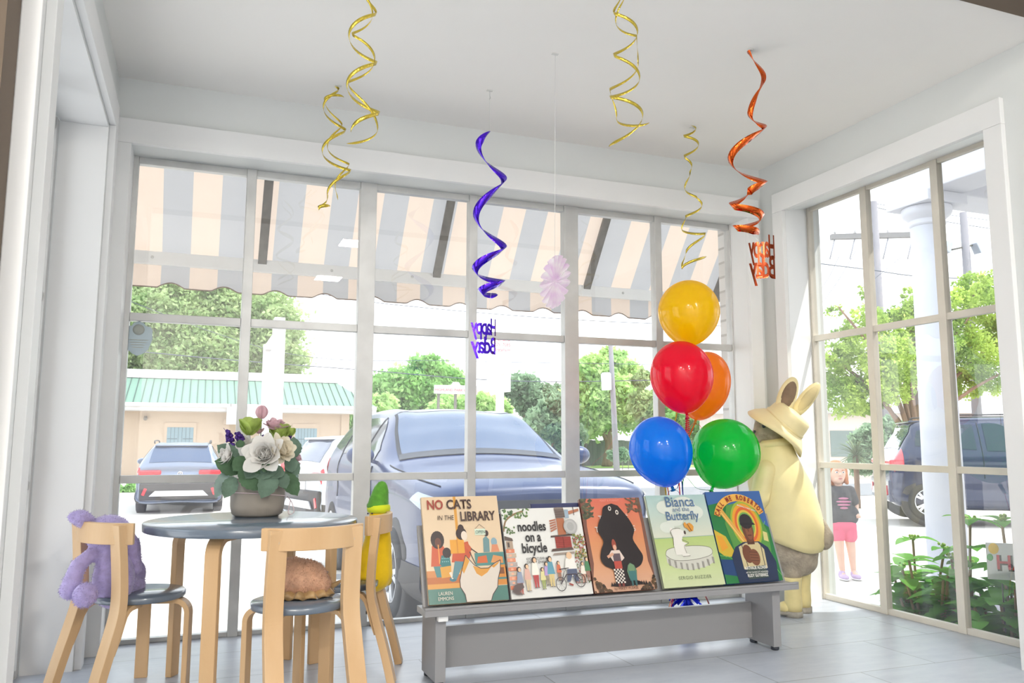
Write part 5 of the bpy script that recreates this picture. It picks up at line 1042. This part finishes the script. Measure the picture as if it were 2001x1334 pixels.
b = MB(); b.ell(at(1352, 229, Y)-c, (.014, .010, .010), 8, 6); b.build('bow', GOLD, S); thread(S, [c, at(1352, 229, Y)])
swirl(S, 'ribbon', [(1354, 226), (1338, 240), (1360, 252), (1336, 266), (1365, 284), (1337, 306), (1352, 326), (1348, 340), (1338, 366), (1362, 386), (1372, 402), (1340, 424), (1332, 446), (1378, 456), (1340, 494), (1332, 524), (1380, 500)], Y, .011, GOLD, 0)
def bday(parent, name, m, px, py, Y, wpx, flip, bend, tilt, fy):
    """curved cut-foil 'Happy Bday' seen from its back"""
    k = Y/ray(px, py).y/F; W_ = wpx*k; c = at(px, py, Y)-Vector(parent.location); obs = []
    for tx, dz in (('Happy', .006), ('Bday', -.062)):
        me = text_mesh(tx, .080, extrude=.0006, offset=.0020, align='CENTER', spacing=.86, res=4)
        xs = [v.co.x for v in me.vertices]; h2 = max(abs(min(xs)), max(xs)); sc = W_/2/h2
        for v in me.vertices:
            u = v.co.x/h2; y = v.co.y*fy; ang = u*bend; R2 = W_/2/max(math.sin(bend), .3)
            v.co = Vector((-flip*R2*math.sin(ang), R2*(1-math.cos(ang))+v.co.z, y+dz))
        me.transform(Matrix.Translation(c) @ Matrix.Rotation(tilt, 4, 'Z')); me.update(); obs.append(me)
    bm = bmesh.new()
    for me in obs: bm.from_mesh(me)
    me = bpy.data.meshes.new(name); bm.to_mesh(me); bm.free(); return link(name, me, parent, m)
Y = 2.72; S, c = hang('foil_swirl', 'purple foil swirl ending in a mirrored Happy Bday cutout', 957, 184, Y, 'streamer', 'happy bday swirls'); hook(S, c)
b = MB(); b.tube([Vector((0, 0, 0)), Vector((0, 0, -.02)), Vector((.003, 0, -.03)), Vector((-.002, 0, -.034))], .001, 5); b.build('hook', ALU, S)
thread(S, [c, at(956, 262, Y)])
swirl(S, 'ribbon', [(956, 258), (935, 286), (985, 352), (930, 424), (985, 486), (928, 530), (982, 553), (940, 572), (972, 577)], Y, .032, PURP, 1, .5); thread(S, [at(960, 570, Y), at(950, 632, Y)])
bday(S, 'happy_bday_cutout', PURP, 949, 656, Y, 58, 1, .55, .2, 1.05)
Y = 2.10; S, c = hang('foil_swirl', 'orange foil swirl ending in a mirrored Happy Bday cutout', 1465, 47, Y, 'streamer', 'happy bday swirls'); hook(S, c)
b = MB(); b.tube(bezier([Vector((.004, 0, -.02)), at(1478, 66, Y)-c, at(1488, 84, Y)-c], 6), .0006, 5); b.build('wire_hook', ALU, S)
swirl(S, 'ribbon', [(1464, 46), (1458, 72), (1492, 148), (1466, 222), (1493, 248), (1428, 308), (1495, 358), (1464, 376), (1430, 404), (1488, 428), (1437, 446), (1482, 460)], Y, .026, ORNG, 1, .5); thread(S, [at(1470, 458, Y), at(1490, 478, Y)])
bday(S, 'happy_bday_cutout', COPF, 1492, 505, Y, 52, 1, .7, -.4, 1.3)
# ---- iridescent paper fan on a thread
Y = 2.37; FN_ = at(1085, 550, Y); S, c = hang('paper_fan', 'pearly white and pink folded paper fan hanging on a long thread', 1085, 112, Y, 'paper decoration'); hook(S, c)
PEAR = mat('iridescent_paper', srgb(250, 248, 248), .25, noise=(24, 0), col2=srgb(238, 214, 240), trans=.45, coat=.5)
thread(S, [c, at(1084, 505, Y)])
q = FN_-c; k = Y/ray(1085, 550).y/F
b = MB(); ax = Matrix.Translation(q) @ Matrix.Rotation(.15, 4, 'Z') @ Matrix.Rotation(.26, 4, 'Y')
n = 18; rim = []
for i in range(n*2):
    a = 2*PI*i/(n*2); z, x = math.cos(a)*53*k, math.sin(a)*30*k; rim.append((x, (.013 if i % 2 else -.013), z))
vs = [(0, .004, 0), (0, -.004, 0)]
for i in range(n*2):
    j = (i+1) % (n*2); p0, p1 = Vector(rim[i]), Vector(rim[j]); m_ = (p0+p1)/2*1.06; vs = [(0, 0, 0), p0, m_, p1]; b.add(vs, [(0, 1, 2, 3)], 0, False, ax)
b.build('pleats', PEAR, S, recalc=False)
# ================================================================ flower pot, plush toys, rabbit statue, child
def px_frame(px0, py0, Y):
    """right / away / up axes and metres per pixel around a point seen at (px0,py0)"""
    p = at(px0, py0, Y); k = (p-EYE).dot(CF)/F; R = Vector((CR.x, CR.y, 0)).normalized(); A = Vector((-R.y, R.x, 0)); return p, k, math.atan2(R.y, R.x)
# ---- flower arrangement
POTM = mat('taupe_ceramic', srgb(158, 150, 140), .6, noise=(14, .08), bump=(60, .05))
o0 = atz(502, 1007, .4672); FP = thing('flower_pot', 'taupe pot of white peonies, purple sprigs and grey green leaves on the round table', 'flower pot', o0)
fx = lambda px, py, dy=0: at(px, py, o0.y+dy)-o0
b = MB(); b.lathe([(.001, 0), (.066, 0), (.078, .008), (.083, .03), (.0845, .08), (.083, .116), (.078, .116), (.078, .10), (.001, .088)], 48); b.build('pot', POTM, FP)
b = MB(); b.lathe([(.0775, .098), (.0775, .100), (.001, .106), (.001, .098)], 24); b.build('soil', mat('dark_moss', srgb(60, 60, 44), .9), FP)
RB = mat('pale_pink_cord', srgb(222, 200, 206), .5)
b = MB(); P = [Vector((-.0855*math.cos(a), .0855*math.sin(a), .066+.010*math.sin(a*1.0+2.4))) for a in [2*PI*i/40 for i in range(41)]]; b.tube(P, .0016, 6)
b.tube(bezier([(.09, -.02, .06), (.105, -.02, .04), (.112, -.025, .012), (.10, -.03, .003), (.094, -.03, .012), (.1, -.03, .05)], 8), .0014, 6); b.build('cord', RB, FP)
DUST = mat('grey_green_leaf', srgb(108, 134, 116), .75, noise=(30, .25), trans=.15, bump=(90, .2)); DUST2 = mat('mid_green_leaf', srgb(84, 116, 84), .75, noise=(30, .3), trans=.15, bump=(90, .2)); DUSTL = mat('silvery_leaf', srgb(150, 172, 164), .75, noise=(30, .2), trans=.15)
def scallop_leaf(base, tip, W, m, parent, curl=.25, nm='leaf'):
    base, tip = Vector(base), Vector(tip); d = tip-base; L = d.length; d.normalize(); s = d.cross(Vector((0, -1, .25))).normalized(); u = s.cross(d).normalized(); n = 22; vs = []; fs = []
    for i in range(n+1):
        t = i/n; w = W*.5*math.sin(PI*min(1, .06+t*.97))**.7*(1+.12*abs(math.sin(t*PI*5.5))) if i < n else .0005; c = base+d*L*t+u*curl*L*(.12*math.sin(PI*t)-.10*t*t)
        vs += [c-s*w+u*.18*w, c-s*w*.5+u*.02*w, c, c+s*w*.5+u*.02*w, c+s*w+u*.18*w]
        if i:
            for q in range(4): k = 5*i+q; fs.append((k-5, k-4, k+1, k))
    b = MB(); b.add(vs, fs, 0, True); ob = b.build(nm, m, parent, recalc=False); return ob
for (x0, y0, dy0), (x1, y1, dy1), wpx, m in (
    ((465, 905, -.05), (424, 870, -.06), 34, DUST), ((470, 925, -.06), (419, 903, -.08), 38, DUST), ((445, 925, -.06), (421, 988, -.07), 26, DUSTL), ((458, 938, -.08), (438, 986, -.10), 30, DUST),
    ((470, 922, -.10), (512, 970, -.115), 42, DUST), ((535, 928, -.11), (510, 988, -.125), 38, DUST), ((520, 896, -.12), (516, 934, -.135), 36, DUSTL), ((545, 915, -.10), (530, 945, -.12), 36, DUST), ((572, 900, -.03), (574, 852, -.04), 34, DUST),
    ((556, 915, -.06), (584, 908, -.07), 34, DUST), ((555, 930, -.06), (582, 982, -.07), 34, DUST), ((560, 912, -.04), (585, 935, -.05), 34, DUST), ((545, 930, -.10), (560, 965, -.11), 28, DUST), ((480, 900, -.08), (455, 930, -.10), 30, DUST), ((470, 880, -.02), (468, 862, -.02), 18, DUST), ((500, 915, -.09), (480, 945, -.12), 32, DUST), ((565, 925, -.02), (577, 955, -.03), 26, DUSTL), ((490, 930, -.10), (545, 925, -.12), 30, DUST)):
    scallop_leaf(fx(x0, y0-6, dy0), fx(x1, y0-6+(y1-y0)*.86, dy1), wpx*.00177*.84, m if (x0+y0) % 3 else DUST2, FP)
PET = mat('white_silk_petal', srgb(240, 238, 234), .6, trans=.3, noise=(20, .04)); CREAMP = mat('cream_silk_petal', srgb(240, 232, 212), .6, trans=.3); PINKP = mat('pale_pink_petal', srgb(226, 192, 200), .6, trans=.3); LIME = mat('lime_frilly_leaf', srgb(190, 212, 116), .6, trans=.35, noise=(40, .3)); PURS = mat('purple_sprig', srgb(70, 36, 128), .7, noise=(60, .4)); STG = mat('flower_stem', srgb(110, 128, 86), .6)
def petal(mb, c, d, up, L, W, cup):
    d = Vector(d).normalized(); s = d.cross(Vector(up)).normalized(); u = s.cross(d).normalized(); n, m = 6, 6; vs = []; fs = []
    for i in range(n+1):
        t = i/n; w = W*.5*(math.sin(PI*(.08+.80*t))**.6)
        for j in range(m+1):
            q = -1+2*j/m; vs.append(Vector(c)+d*L*t*(1-.12*q*q*t)+s*w*q+u*(cup*L*(t*t)+.25*w*q*q+.02*L*math.sin(q*7+t*5)*t))
            if i and j: k = i*(m+1)+j; fs.append((k-m-2, k-m-1, k, k-1))
    mb.add(vs, fs, 0, True)
def bloom(nm, c, r, m, face, n=26, seed=1, m2=None):
    f = Vector(face).normalized(); a0 = f.orthogonal().normalized(); b0 = f.cross(a0); rn = random.Random(seed); fl, inn = MB(), MB()
    for k in range(n):
        ring = k/n; a = k*2.39996; e = .15+1.15*(1-ring)**.8; d = (a0*math.cos(a)+b0*math.sin(a))*math.cos(e)+f*math.sin(e)
        petal(fl if ring > .35 else inn, Vector(c)-f*r*.15, d, f, r*(.55+.5*ring)*rn.uniform(.9, 1.1), r*rn.uniform(.6, .8), rn.uniform(.15, .4)*(1.2-ring))
    ob = fl.build(nm, m, FP, recalc=False); inn.build('inner_petals', m2 or m, ob, recalc=False)
bloom('peony', fx(518, 888, -.11), .072, PET, (-.35, -.85, .35), 34, 1); bloom('peony', fx(548, 880, -.10), .056, CREAMP, (.5, -.75, .35), 30, 2); bloom('peony', fx(446, 892, -.07), .050, PET, (-.8, -.4, .3), 18, 3); bloom('peony', fx(478, 868, .02), .040, PET, (-.2, -.5, .7), 20, 4); bloom('peony', fx(578, 895, .02), .03, PINKP, (.8, -.2, .3), 14, 6)
b = MB(); petal(b, fx(508, 900, -.13), fx(478, 918, -.15)-fx(508, 900, -.13), (0, -1, .3), .062, .05, .1); b.build('loose_petal', PET, FP, recalc=False)
bloom('ranunculus', fx(536, 836, .0), .050, PINKP, (.1, -.2, .9), 26, 5); bloom('ranunculus', fx(507, 845, .0), .022, PINKP, (-.3, -.3, .8), 14, 8)
b = MB()
for k in range(5): a = 2*PI*k/5; petal(b, fx(511, 818), (math.cos(a)*.5, math.sin(a)*.5, .9), (-math.cos(a), -math.sin(a), .4), .040, .042, .45)
tb = b.build('tulip', PINKP, FP, recalc=False); b = MB(); b.tube(bezier([fx(509, 865), fx(510, 840), fx(511, 817)], 5), .0018, 6); b.build('stem', STG, tb)
for (x, y, r) in ((488, 842, 17), (545, 853, 17), (566, 845, 9)):
    b = MB()
    for k in range(7): a = 2*PI*k/7; petal(b, fx(x, y+8), (math.cos(a), math.sin(a)*.5, .9), (-math.cos(a), -math.sin(a), .5), r*.0036, r*.0034, .2)
    b.build('frilly_leaf', LIME, FP, recalc=False)
rn = random.Random(6)
for (x, y, h_) in ((452, 856, 18), (470, 853, 9), (561, 864, 18), (514, 856, 6)):
    b = MB()
    for k in range(34): t = rn.random(); b.ell(fx(x+rn.uniform(-8, 8)*(1-.4*t)+(-6*t if x < 500 else 3*t), y+h_*(.8-1.6*t), rn.uniform(-.012, .012)), .0055*rn.uniform(.7, 1.2), 7, 5)
    sp = b.build('purple_sprig', PURS, FP); b = MB(); b.tube([fx(x, y+h_), fx((x+505)/2, y+45), fx(503, 930)], .0015, 5); b.build('stem', STG, sp)
b = MB(); b.tube(bezier([fx(452, 850), fx(440, 840), fx(437, 836)], 4), .0008, 5); b.build('tendril', PURS, FP)
# ---- purple plush bunny
LIL = mat('lilac_plush', srgb(186, 172, 220), .95, sheen=.6, noise=(60, .18)); base = Vector((-.185, 2.585, .277))
PB = thing('plush_bunny', 'purple plush bunny sitting with its back to us on the left chair', 'plush toy', base)
q = lambda px, py, dy=0: at(px, py, base.y+dy)-base
g = .00170
organic('body', [('e', q(222, 1132), (.055, .055, .080)), ('e', q(217, 1085), (.040, .042, .07)), ('e', q(212, 1042, -.0), (.062, .055, .052)),
    ('c', q(196, 1068, -.005), .018, q(152, 1105, -.04), .021), ('c', q(152, 1105, -.04), .021, q(136, 1152, -.06), .027),
    ('c', q(234, 1075, .02), .018, q(256, 1120, .05), .021), ('c', q(235, 1150, .03), .034, q(262, 1142, .10), .032), ('e', q(270, 1120, .12), (.022, .026, .038)), ('c', q(200, 1155, .08), .032, q(205, 1148, .16), .032)], LIL, PB, .006, 5, lambda me: fuzz(me, 9000, .006, .0008, 1))
organic('ear', [('c', q(185, 1030, .0), .018, q(158, 1012, -.02), .024), ('e', q(150, 1010, -.02), (.024, .016, .018))], LIL, PB, .006, 4, lambda me: fuzz(me, 1500, .006, .0008, 2))
organic('ear', [('c', q(235, 1030, .02), .022, q(256, 1065, .03), .026), ('c', q(256, 1065, .03), .026, q(262, 1110, .035), .022)], LIL, PB, .006, 4, lambda me: fuzz(me, 2000, .006, .0008, 3))
organic('tail', [('e', q(166, 1162, -.085), (.032, .030, .032))], LIL, PB, .006, 2, lambda me: fuzz(me, 1500, .008, .0008, 4))
# ---- brown plush
BRN = mat('brown_plush', srgb(218, 172, 142), .95, sheen=.4, noise=(50, .25)); SAT = mat('bronze_satin', srgb(186, 150, 100), .4, sheen=.5, noise=(30, .35))
base = Vector((.30, 2.375, .277)); BP = thing('brown_plush', 'fluffy brown plush toy lying face down on a bronze satin edge on the front chair', 'plush toy', base)
q = lambda px, py, dy=0: at(px, py, base.y+dy)-base
organic('body', [('e', q(590, 1128), (.070, .062, .050)), ('e', q(572, 1122, .0), (.050, .055, .048)), ('e', q(622, 1140, -.005), (.036, .042, .032))], BRN, BP, .006, 6, lambda me: fuzz(me, 6500, .007, .0009, 5, .8))
b = MB(); vs = []; fs = []; n = 90
for i in range(n):
    a = 2*PI*i/n; ru = 1+.06*math.sin(a*13)+.03*math.sin(a*29); c = q(592, 1155); 
    for t, zz in ((.55, .022), (.85, .016+.006*math.sin(a*13)), (1.0, .004+.004*math.sin(a*13+1)), (.8, .0015)): vs.append((c.x+.084*t*ru*math.cos(a), .072*t*ru*math.sin(a), zz))
    for k in range(3): j = (i+1) % n; fs.append((4*i+k, 4*j+k, 4*j+k+1, 4*i+k+1))
b.add(vs, fs, 0, True); b.build('satin_edge', SAT, BP)
organic('tail_flap', [('c', q(636, 1147, .0), .010, q(652, 1143, .0), .008), ('c', q(652, 1143), .008, q(667, 1134), .004)], SAT, BP, .0025, 3)
b = MB(); b.box(q(633, 1122, -.0), (.016, .002, .024), rz=Matrix.Rotation(.5, 4, 'Y')); b.build('cloth_tag', mat('grey_cloth_tag', srgb(150, 146, 150), .8), BP)
# ---- yellow plush with green cap
YEL = mat('yellow_felt', srgb(246, 204, 20), .9, sheen=.4, noise=(40, .08)); GRN = mat('green_plush', srgb(92, 158, 50), .9, sheen=.4, noise=(60, .25)); LIM = mat('lime_felt', srgb(206, 218, 40), .9, sheen=.3)
base = Vector((.475, 2.64, .277)); YP = thing('yellow_plush', 'yellow plush toy with a pointed green cap sitting on the right chair', 'plush toy', base)
q = lambda px, py, dy=0: at(px, py, base.y+dy)-base
organic('body', [('c', q(741, 1000), .030, q(738, 1060), .045), ('c', q(738, 1060), .045, q(730, 1118), .062), ('c', q(725, 1085), .030, q(676, 1097, -.0), .006), ('c', q(745, 1095), .035, q(757, 1135, .03), .016), ('e', q(722, 1122), (.070, .060, .020))], YEL, YP, .005, 6)
b = MB(); c = q(740, 993); b.lathe([(.030, -.014), (.036, -.010), (.038, 0), (.036, .010), (.030, .014)], 28, M=Matrix.Translation(c)); b.build('collar', LIM, YP)
organic('cap', [('e', q(738, 988), (.036, .034, .020)), ('c', q(740, 980), .033, q(744, 960), .026), ('c', q(744, 960), .026, q(746, 950), .018)], GRN, YP, .004, 4, lambda me: fuzz(me, 3000, .003, .0006, 9))
b = MB()
for x in (719, 727): b.ell(q(x, 1003, -.03), .0028, 8, 6)
b.build('eye', DARK, YP)
# ---- rabbit statue in a yellow raincoat
RAINC = mat('yellow_painted_resin', srgb(234, 220, 164), .5, noise=(9, .10), bump=(14, .12), sss=0); FURG = mat('grey_resin_fur', srgb(176, 164, 146), .8, noise=(40, .25), bump=(120, .5)); HATY = mat('pale_yellow_resin_hat', srgb(236, 222, 172), .5, noise=(8, .10), bump=(12, .1)); EARB = mat('brown_inner_ear', srgb(136, 114, 92), .8, noise=(20, .3)); FACEG = mat('grey_green_resin_face', srgb(140, 146, 118), .7, noise=(20, .25)); BOOT = mat('yellow_boot', srgb(232, 216, 156), .45, noise=(12, .15)); SOLE = mat('worn_grey_sole', srgb(176, 170, 158), .8, noise=(40, .3))
p, k, yaw = px_frame(1563, 1203, 2.80); RS_ = thing('rabbit_statue', 'garden rabbit statue in a yellow raincoat and hat standing in the corner', 'statue', (p.x, p.y, 0), yaw)
k = .00218
U = lambda px, py, y=0: Vector(((px-1555)*k, y, (1205-py)*k))
for px, py, y in ((1539, 1204, -.03), (1571, 1196, .06)):
    c = U(px, 1205, y); b = MB(); b.lathe([(.033, .022), (.035, .05), (.033, .10), (.037, .150), (.039, .158), (.034, .158), (.028, .12)], 24, M=Matrix.Translation(c)); b.ell(c+Vector((-.018, .014, .034)), (.044, .034, .026), 18, 10); bo = b.build('boot', BOOT, RS_)
    b = MB(); b.ell(c+Vector((-.018, .014, .014)), (.048, .037, .0135), 18, 8); b.lathe([(.036, 0), (.037, .024), (.001, .024)], 20, M=Matrix.Translation(c)); b.build('sole', SOLE, bo)
organic('body', [('e', U(1548, 1085, .01), (.105, .095, .095)), ('e', U(1555, 1105, .01), (.085, .08, .065)), ('c', U(1540, 1110, -.02), .040, U(1540, 1140, -.03), .033), ('c', U(1571, 1110, .05), .040, U(1571, 1135, .06), .033), ('c', U(1525, 1050), .06, U(1520, 880), .05),
    ('e', U(1509, 855, .01), (.060, .058, .062)), ('e', U(1489, 868, .0), (.030, .034, .034))], FURG, RS_, .008, 6)
rings = []
for py, cx, rx, ry in ((878, 1521, 30, 27), (888, 1521, 33, 29), (905, 1521, 40, 35), (930, 1521, 51, 43), (960, 1527, 60, 49), (1000, 1535, 63, 52), (1040, 1541, 64, 54), (1066, 1544, 60, 53), (1076, 1544, 56, 50), (1078, 1544, 48, 44)):
    rings.append([U(cx, py)+Vector((rx*k*math.cos(a)*(1+.03*math.sin(3*a+py*.02)), ry*k*math.sin(a), (.012*math.sin(a*2+1) if py > 1050 else 0)-(.020*math.cos(a) if py > 1060 else 0))) for a in [2*PI*i/48 for i in range(48)]])
b = MB(); b.loft(rings, 0, True, True); ct = b.build('raincoat', RAINC, RS_)
b = MB(); b.lathe([(.058, 0), (.070, .006), (.064, .034), (.056, .030)], 32, M=Matrix.Translation(U(1521, 890)) @ Matrix.Rotation(-.15, 4, 'Y')); b.build('collar', RAINC, ct)
organic('sleeve', [('c', U(1492, 935, -.06), .045, U(1478, 985, -.07), .042), ('c', U(1478, 985, -.07), .042, U(1462, 1010, -.05), .038)], RAINC, ct, .007, 5)
organic('tail', [('e', U(1604, 1063, -.03), (.034, .034, .046), (0, .25, 0)), ('c', U(1604, 1050, -.03), .026, U(1600, 1030, -.03), .012)], FURG, RS_, .006, 4)
AX = Vector((.62, -.30, .72)).normalized(); HC = U(1534, 850, -.005); HM = Matrix.Translation(HC) @ AX.to_track_quat('Z', 'Y').to_matrix().to_4x4()
rings = []
for r, z in ((.070, .0), (.090, -.004), (.118, -.022), (.128, -.034), (.130, -.032), (.120, -.014), (.094, .006), (.084, .014), (.080, .045), (.076, .066), (.066, .074), (.03, .077), (.001, .077)):
    rings.append([(r*math.cos(a)*1.09, r*math.sin(a)*1.09, z*1.08+(.016*math.sin(2*a+.6) if r > .1 else 0)) for a in [2*PI*i/56 for i in range(56)]])
b = MB(); b.loft(rings, 0, True, True, HM); ht_ = b.build('rain_hat', HATY, RS_)
b = MB(); b.lathe([(.092, .013), (.0945, .017), (.0935, .023), (.091, .026)], 48, M=HM); b.build('hat_band', HATY, ht_)
def ear(px0, py0, px1, py1, y0, y1, w, inner):
    A, B = U(px0, py0, y0), U(px1, py1, y1); d = B-A; L = d.length; T = Matrix.Translation((A+B)/2) @ d.to_track_quat('Z', 'Y').to_matrix().to_4x4(); b = MB()
    side = T.to_3x3().inverted() @ Vector((0, -1, 0)); rz = Matrix.Rotation(math.atan2(side.y, side.x)+PI/2, 4, 'Z'); T = T @ rz
    b.ell((0, 0, 0), (w, .020, L*.62), 20, 14, M=T); e = b.build('ear', HATY, RS_)
    b = MB(); b.ell((0, -.010, .004), (w*.74, .012, L*.46), 18, 12, M=T); b.build('inner_ear', inner, e)
ear(1529, 824, 1553, 764, -.035, -.045, .040, EARB); ear(1566, 826, 1609, 772, .03, .02, .032, mat('tan_resin_ear', srgb(214, 198, 150), .7, noise=(20, .15)))
b = MB(); b.ell(U(1480, 862, -.012), (.007, .010, .008), 10, 8); b.build('nose', DARK, RS_)
for y in (-.040, .03): b = MB(); b.ell(U(1494, 850, y), (.008, .008, .010), 10, 8); b.build('eye', DARK, RS_)
# ---- child outside the right window
p = atz(1655, 1132, -.60); R = Vector((CR.x, CR.y, 0)).normalized(); CH = thing('person', 'small red haired person in dark shirt and pink shorts standing outside the right window', 'person', (p.x, p.y, -.60), math.atan2(R.y, R.x))
k = .00503; V = lambda px, py, y=0: Vector(((px-1655)*k, y, (1134-py)*k))
SKIN = mat('fair_skin', srgb(240, 196, 172), .55, noise=(20, .05)); HAIR = mat('ginger_hair', srgb(226, 140, 84), .6, noise=(60, .3, (1, 1, .2)), bump=(80, .4)); SHIRT = mat('charcoal_tshirt', srgb(82, 80, 84), .9, noise=(20, .1)); SHORT = mat('pink_shorts', srgb(240, 112, 140), .85); SHOE = mat('lilac_trainers', srgb(196, 170, 206), .6); SHOEW = mat('white_shoe_sole', srgb(238, 236, 236), .6); PRNT = mat('pink_shirt_print', srgb(206, 132, 160), .8)
hd = V(1645, 932); prims = [('e', hd, (.080, .088, .105)), ('e', hd+Vector((0, -.03, -.055)), (.055, .055, .05)), ('c', hd+Vector((0, .01, -.08)), .035, V(1649, 962), .036), ('e', hd+Vector((0, -.090, -.012)), (.010, .012, .013)),
    ('c', V(1637, 972), .055, V(1664, 972), .055), ('c', V(1650, 975), .080, V(1651, 1016), .066), ('c', V(1641, 1028), .062, V(1661, 1028), .062),
    ('c', V(1641, 1035), .060, V(1643, 1078, -.01), .042), ('c', V(1643, 1078, -.01), .042, V(1647, 1118), .026), ('c', V(1662, 1035), .060, V(1667, 1078, .01), .042), ('c', V(1667, 1078, .01), .042, V(1670, 1116, .02), .026),
    ('c', V(1647, 1122), .024, V(1645, 1128, -.07), .020), ('c', V(1670, 1120, .02), .024, V(1671, 1126, -.05), .020)]
for sx, sh, el, wr in ((1, V(1669, 968), V(1682, 995, .03), V(1677, 1009, -.03)), (-1, V(1631, 968), V(1618, 996, .02), V(1616, 1020, -.02))):
    prims += [('c', sh, .036, el, .026), ('c', el, .026, wr, .019), ('e', wr+Vector((0, -.02, -.012)), (.020, .026, .016))]
    for f in range(4): a0 = wr+Vector(((f-1.5)*.011, -.036, -.014)); m_ = a0+Vector((0, -.018+.003*abs(f-1.5), -.010)); prims += [('c', a0, .0075, m_, .007), ('c', m_, .007, m_+Vector((0, .008, -.014)), .0062)]
    t0 = wr+Vector((-sx*.018, -.016, -.006)); prims += [('c', t0, .0085, t0+Vector((-sx*.010, -.020, -.006)), .0072)]
prims += [('e', hd+Vector((s*.080, .0, -.008)), (.010, .018, .022)) for s in (-1, 1)]
organic('body', prims, SKIN, CH, .0058, 3)
rn = random.Random(2)
hp = [('e', hd+Vector((0, .022, .022)), (.096, .094, .104)), ('e', hd+Vector((0, .05, -.05)), (.092, .06, .10))]
for s in (-1, 1):
    for j in range(3): hp += [('c', hd+Vector((s*.078, .01+.03*j, .03)), .030, hd+Vector((s*(.096+.008*j), .0+.03*j, -.095)), .020)]
organic('hair', hp, HAIR, CH, .008, 2)
for s in (-1, 1):
    b = MB(); b.ell(hd+Vector((s*.031, -.079, .008)), (.014, .008, .009), 12, 8); ey = b.build('eye', mat('eye_white', srgb(240, 236, 232), .3), CH); b = MB(); b.ell(hd+Vector((s*.031, -.085, .008)), (.0065, .004, .0065), 10, 8); b.build('iris', mat('eye_dark', srgb(70, 80, 92), .2), ey)
    b = MB(); b.tube(bezier([hd+Vector((s*.018, -.084, .026)), hd+Vector((s*.031, -.085, .031)), hd+Vector((s*.046, -.078, .026))], 4), .003, 5); b.build('eyebrow', HAIR, CH)
b = MB(); b.ell(hd+Vector((0, -.087, -.052)), (.020, .006, .007), 12, 8); b.build('lips', mat('lips', srgb(206, 124, 120), .5), CH)
organic('shirt', [('c', V(1634, 969), .064, V(1667, 969), .064), ('c', V(1650, 975), .098, V(1651, 1006), .100), ('c', V(1634, 1010), .080, V(1668, 1010), .080), ('c', V(1636, 1016), .082, V(1666, 1016), .082), ('c', V(1669, 966), .050, V(1678, 986, .02), .046), ('c', V(1631, 966), .050, V(1622, 988, .02), .046)], SHIRT, CH, .008, 4)
organic('shorts', [('c', V(1640, 1033), .080, V(1662, 1033), .080), ('c', V(1641, 1036), .076, V(1642, 1052), .070), ('c', V(1663, 1036), .076, V(1665, 1052), .070)], SHORT, CH, .008, 3)
b = MB(); 
for z, w in ((.775, .10), (.745, .15), (.715, .13), (.685, .08)): b.ell((V(1648, 1000).x, -.098, z), (w/2, .010, .011), 14, 6)
b.build('shirt_print', PRNT, CH)
for cx, cy, y in ((1646, 1126, -.03), (1671, 1123, -.01)):
    c = V(cx, 1134, y); 
    organic('shoe', [('e', c+Vector((0, -.02, .032)), (.038, .075, .026)), ('e', c+Vector((0, .03, .05)), (.034, .040, .045))], SHOE, CH, .006, 3); b = MB(); b.ell(c+Vector((0, -.015, .012)), (.041, .085, .012), 18, 6); b.build('shoe_sole', SHOEW, CH)
# ---- shield sticker on the back window
b = MB(); p = at(270, 662, GY); pr = []
for x, z in ((-.8, .55), (-.7, .72), (-.4, .78), (-.3, .95), (0, 1.05), (.3, .95), (.4, .78), (.7, .72), (.8, .55), (.82, .0), (.62, -.6), (.3, -.88), (0, -1.0), (-.3, -.88), (-.62, -.6), (-.82, .0)): pr.append((x*.058, z*.062))
ST = thing('window_sticker', 'grey shield shaped sticker on the left pane of the back window', 'sticker', (p.x, GY-.001, p.z)); b.prism(pr, .0006, Matrix.Rotation(PI/2, 4, 'X')); b.build('shield', mat('grey_sticker', srgb(214, 222, 226), .6, trans=.9), ST)
b = MB(); b.lathe([(.012, 0), (.020, 0), (.020, .0005), (.012, .0005)], 24, M=Matrix.Translation((0, -.0008, .034)) @ Matrix.Rotation(PI/2, 4, 'X'))
for i in range(4): b.box((0, -.0009, -.004-i*.009), (.066-.010*i, .0004, .003))
b.build('emblem', mat('sticker_print', srgb(226, 226, 220), .6, trans=.75), ST)
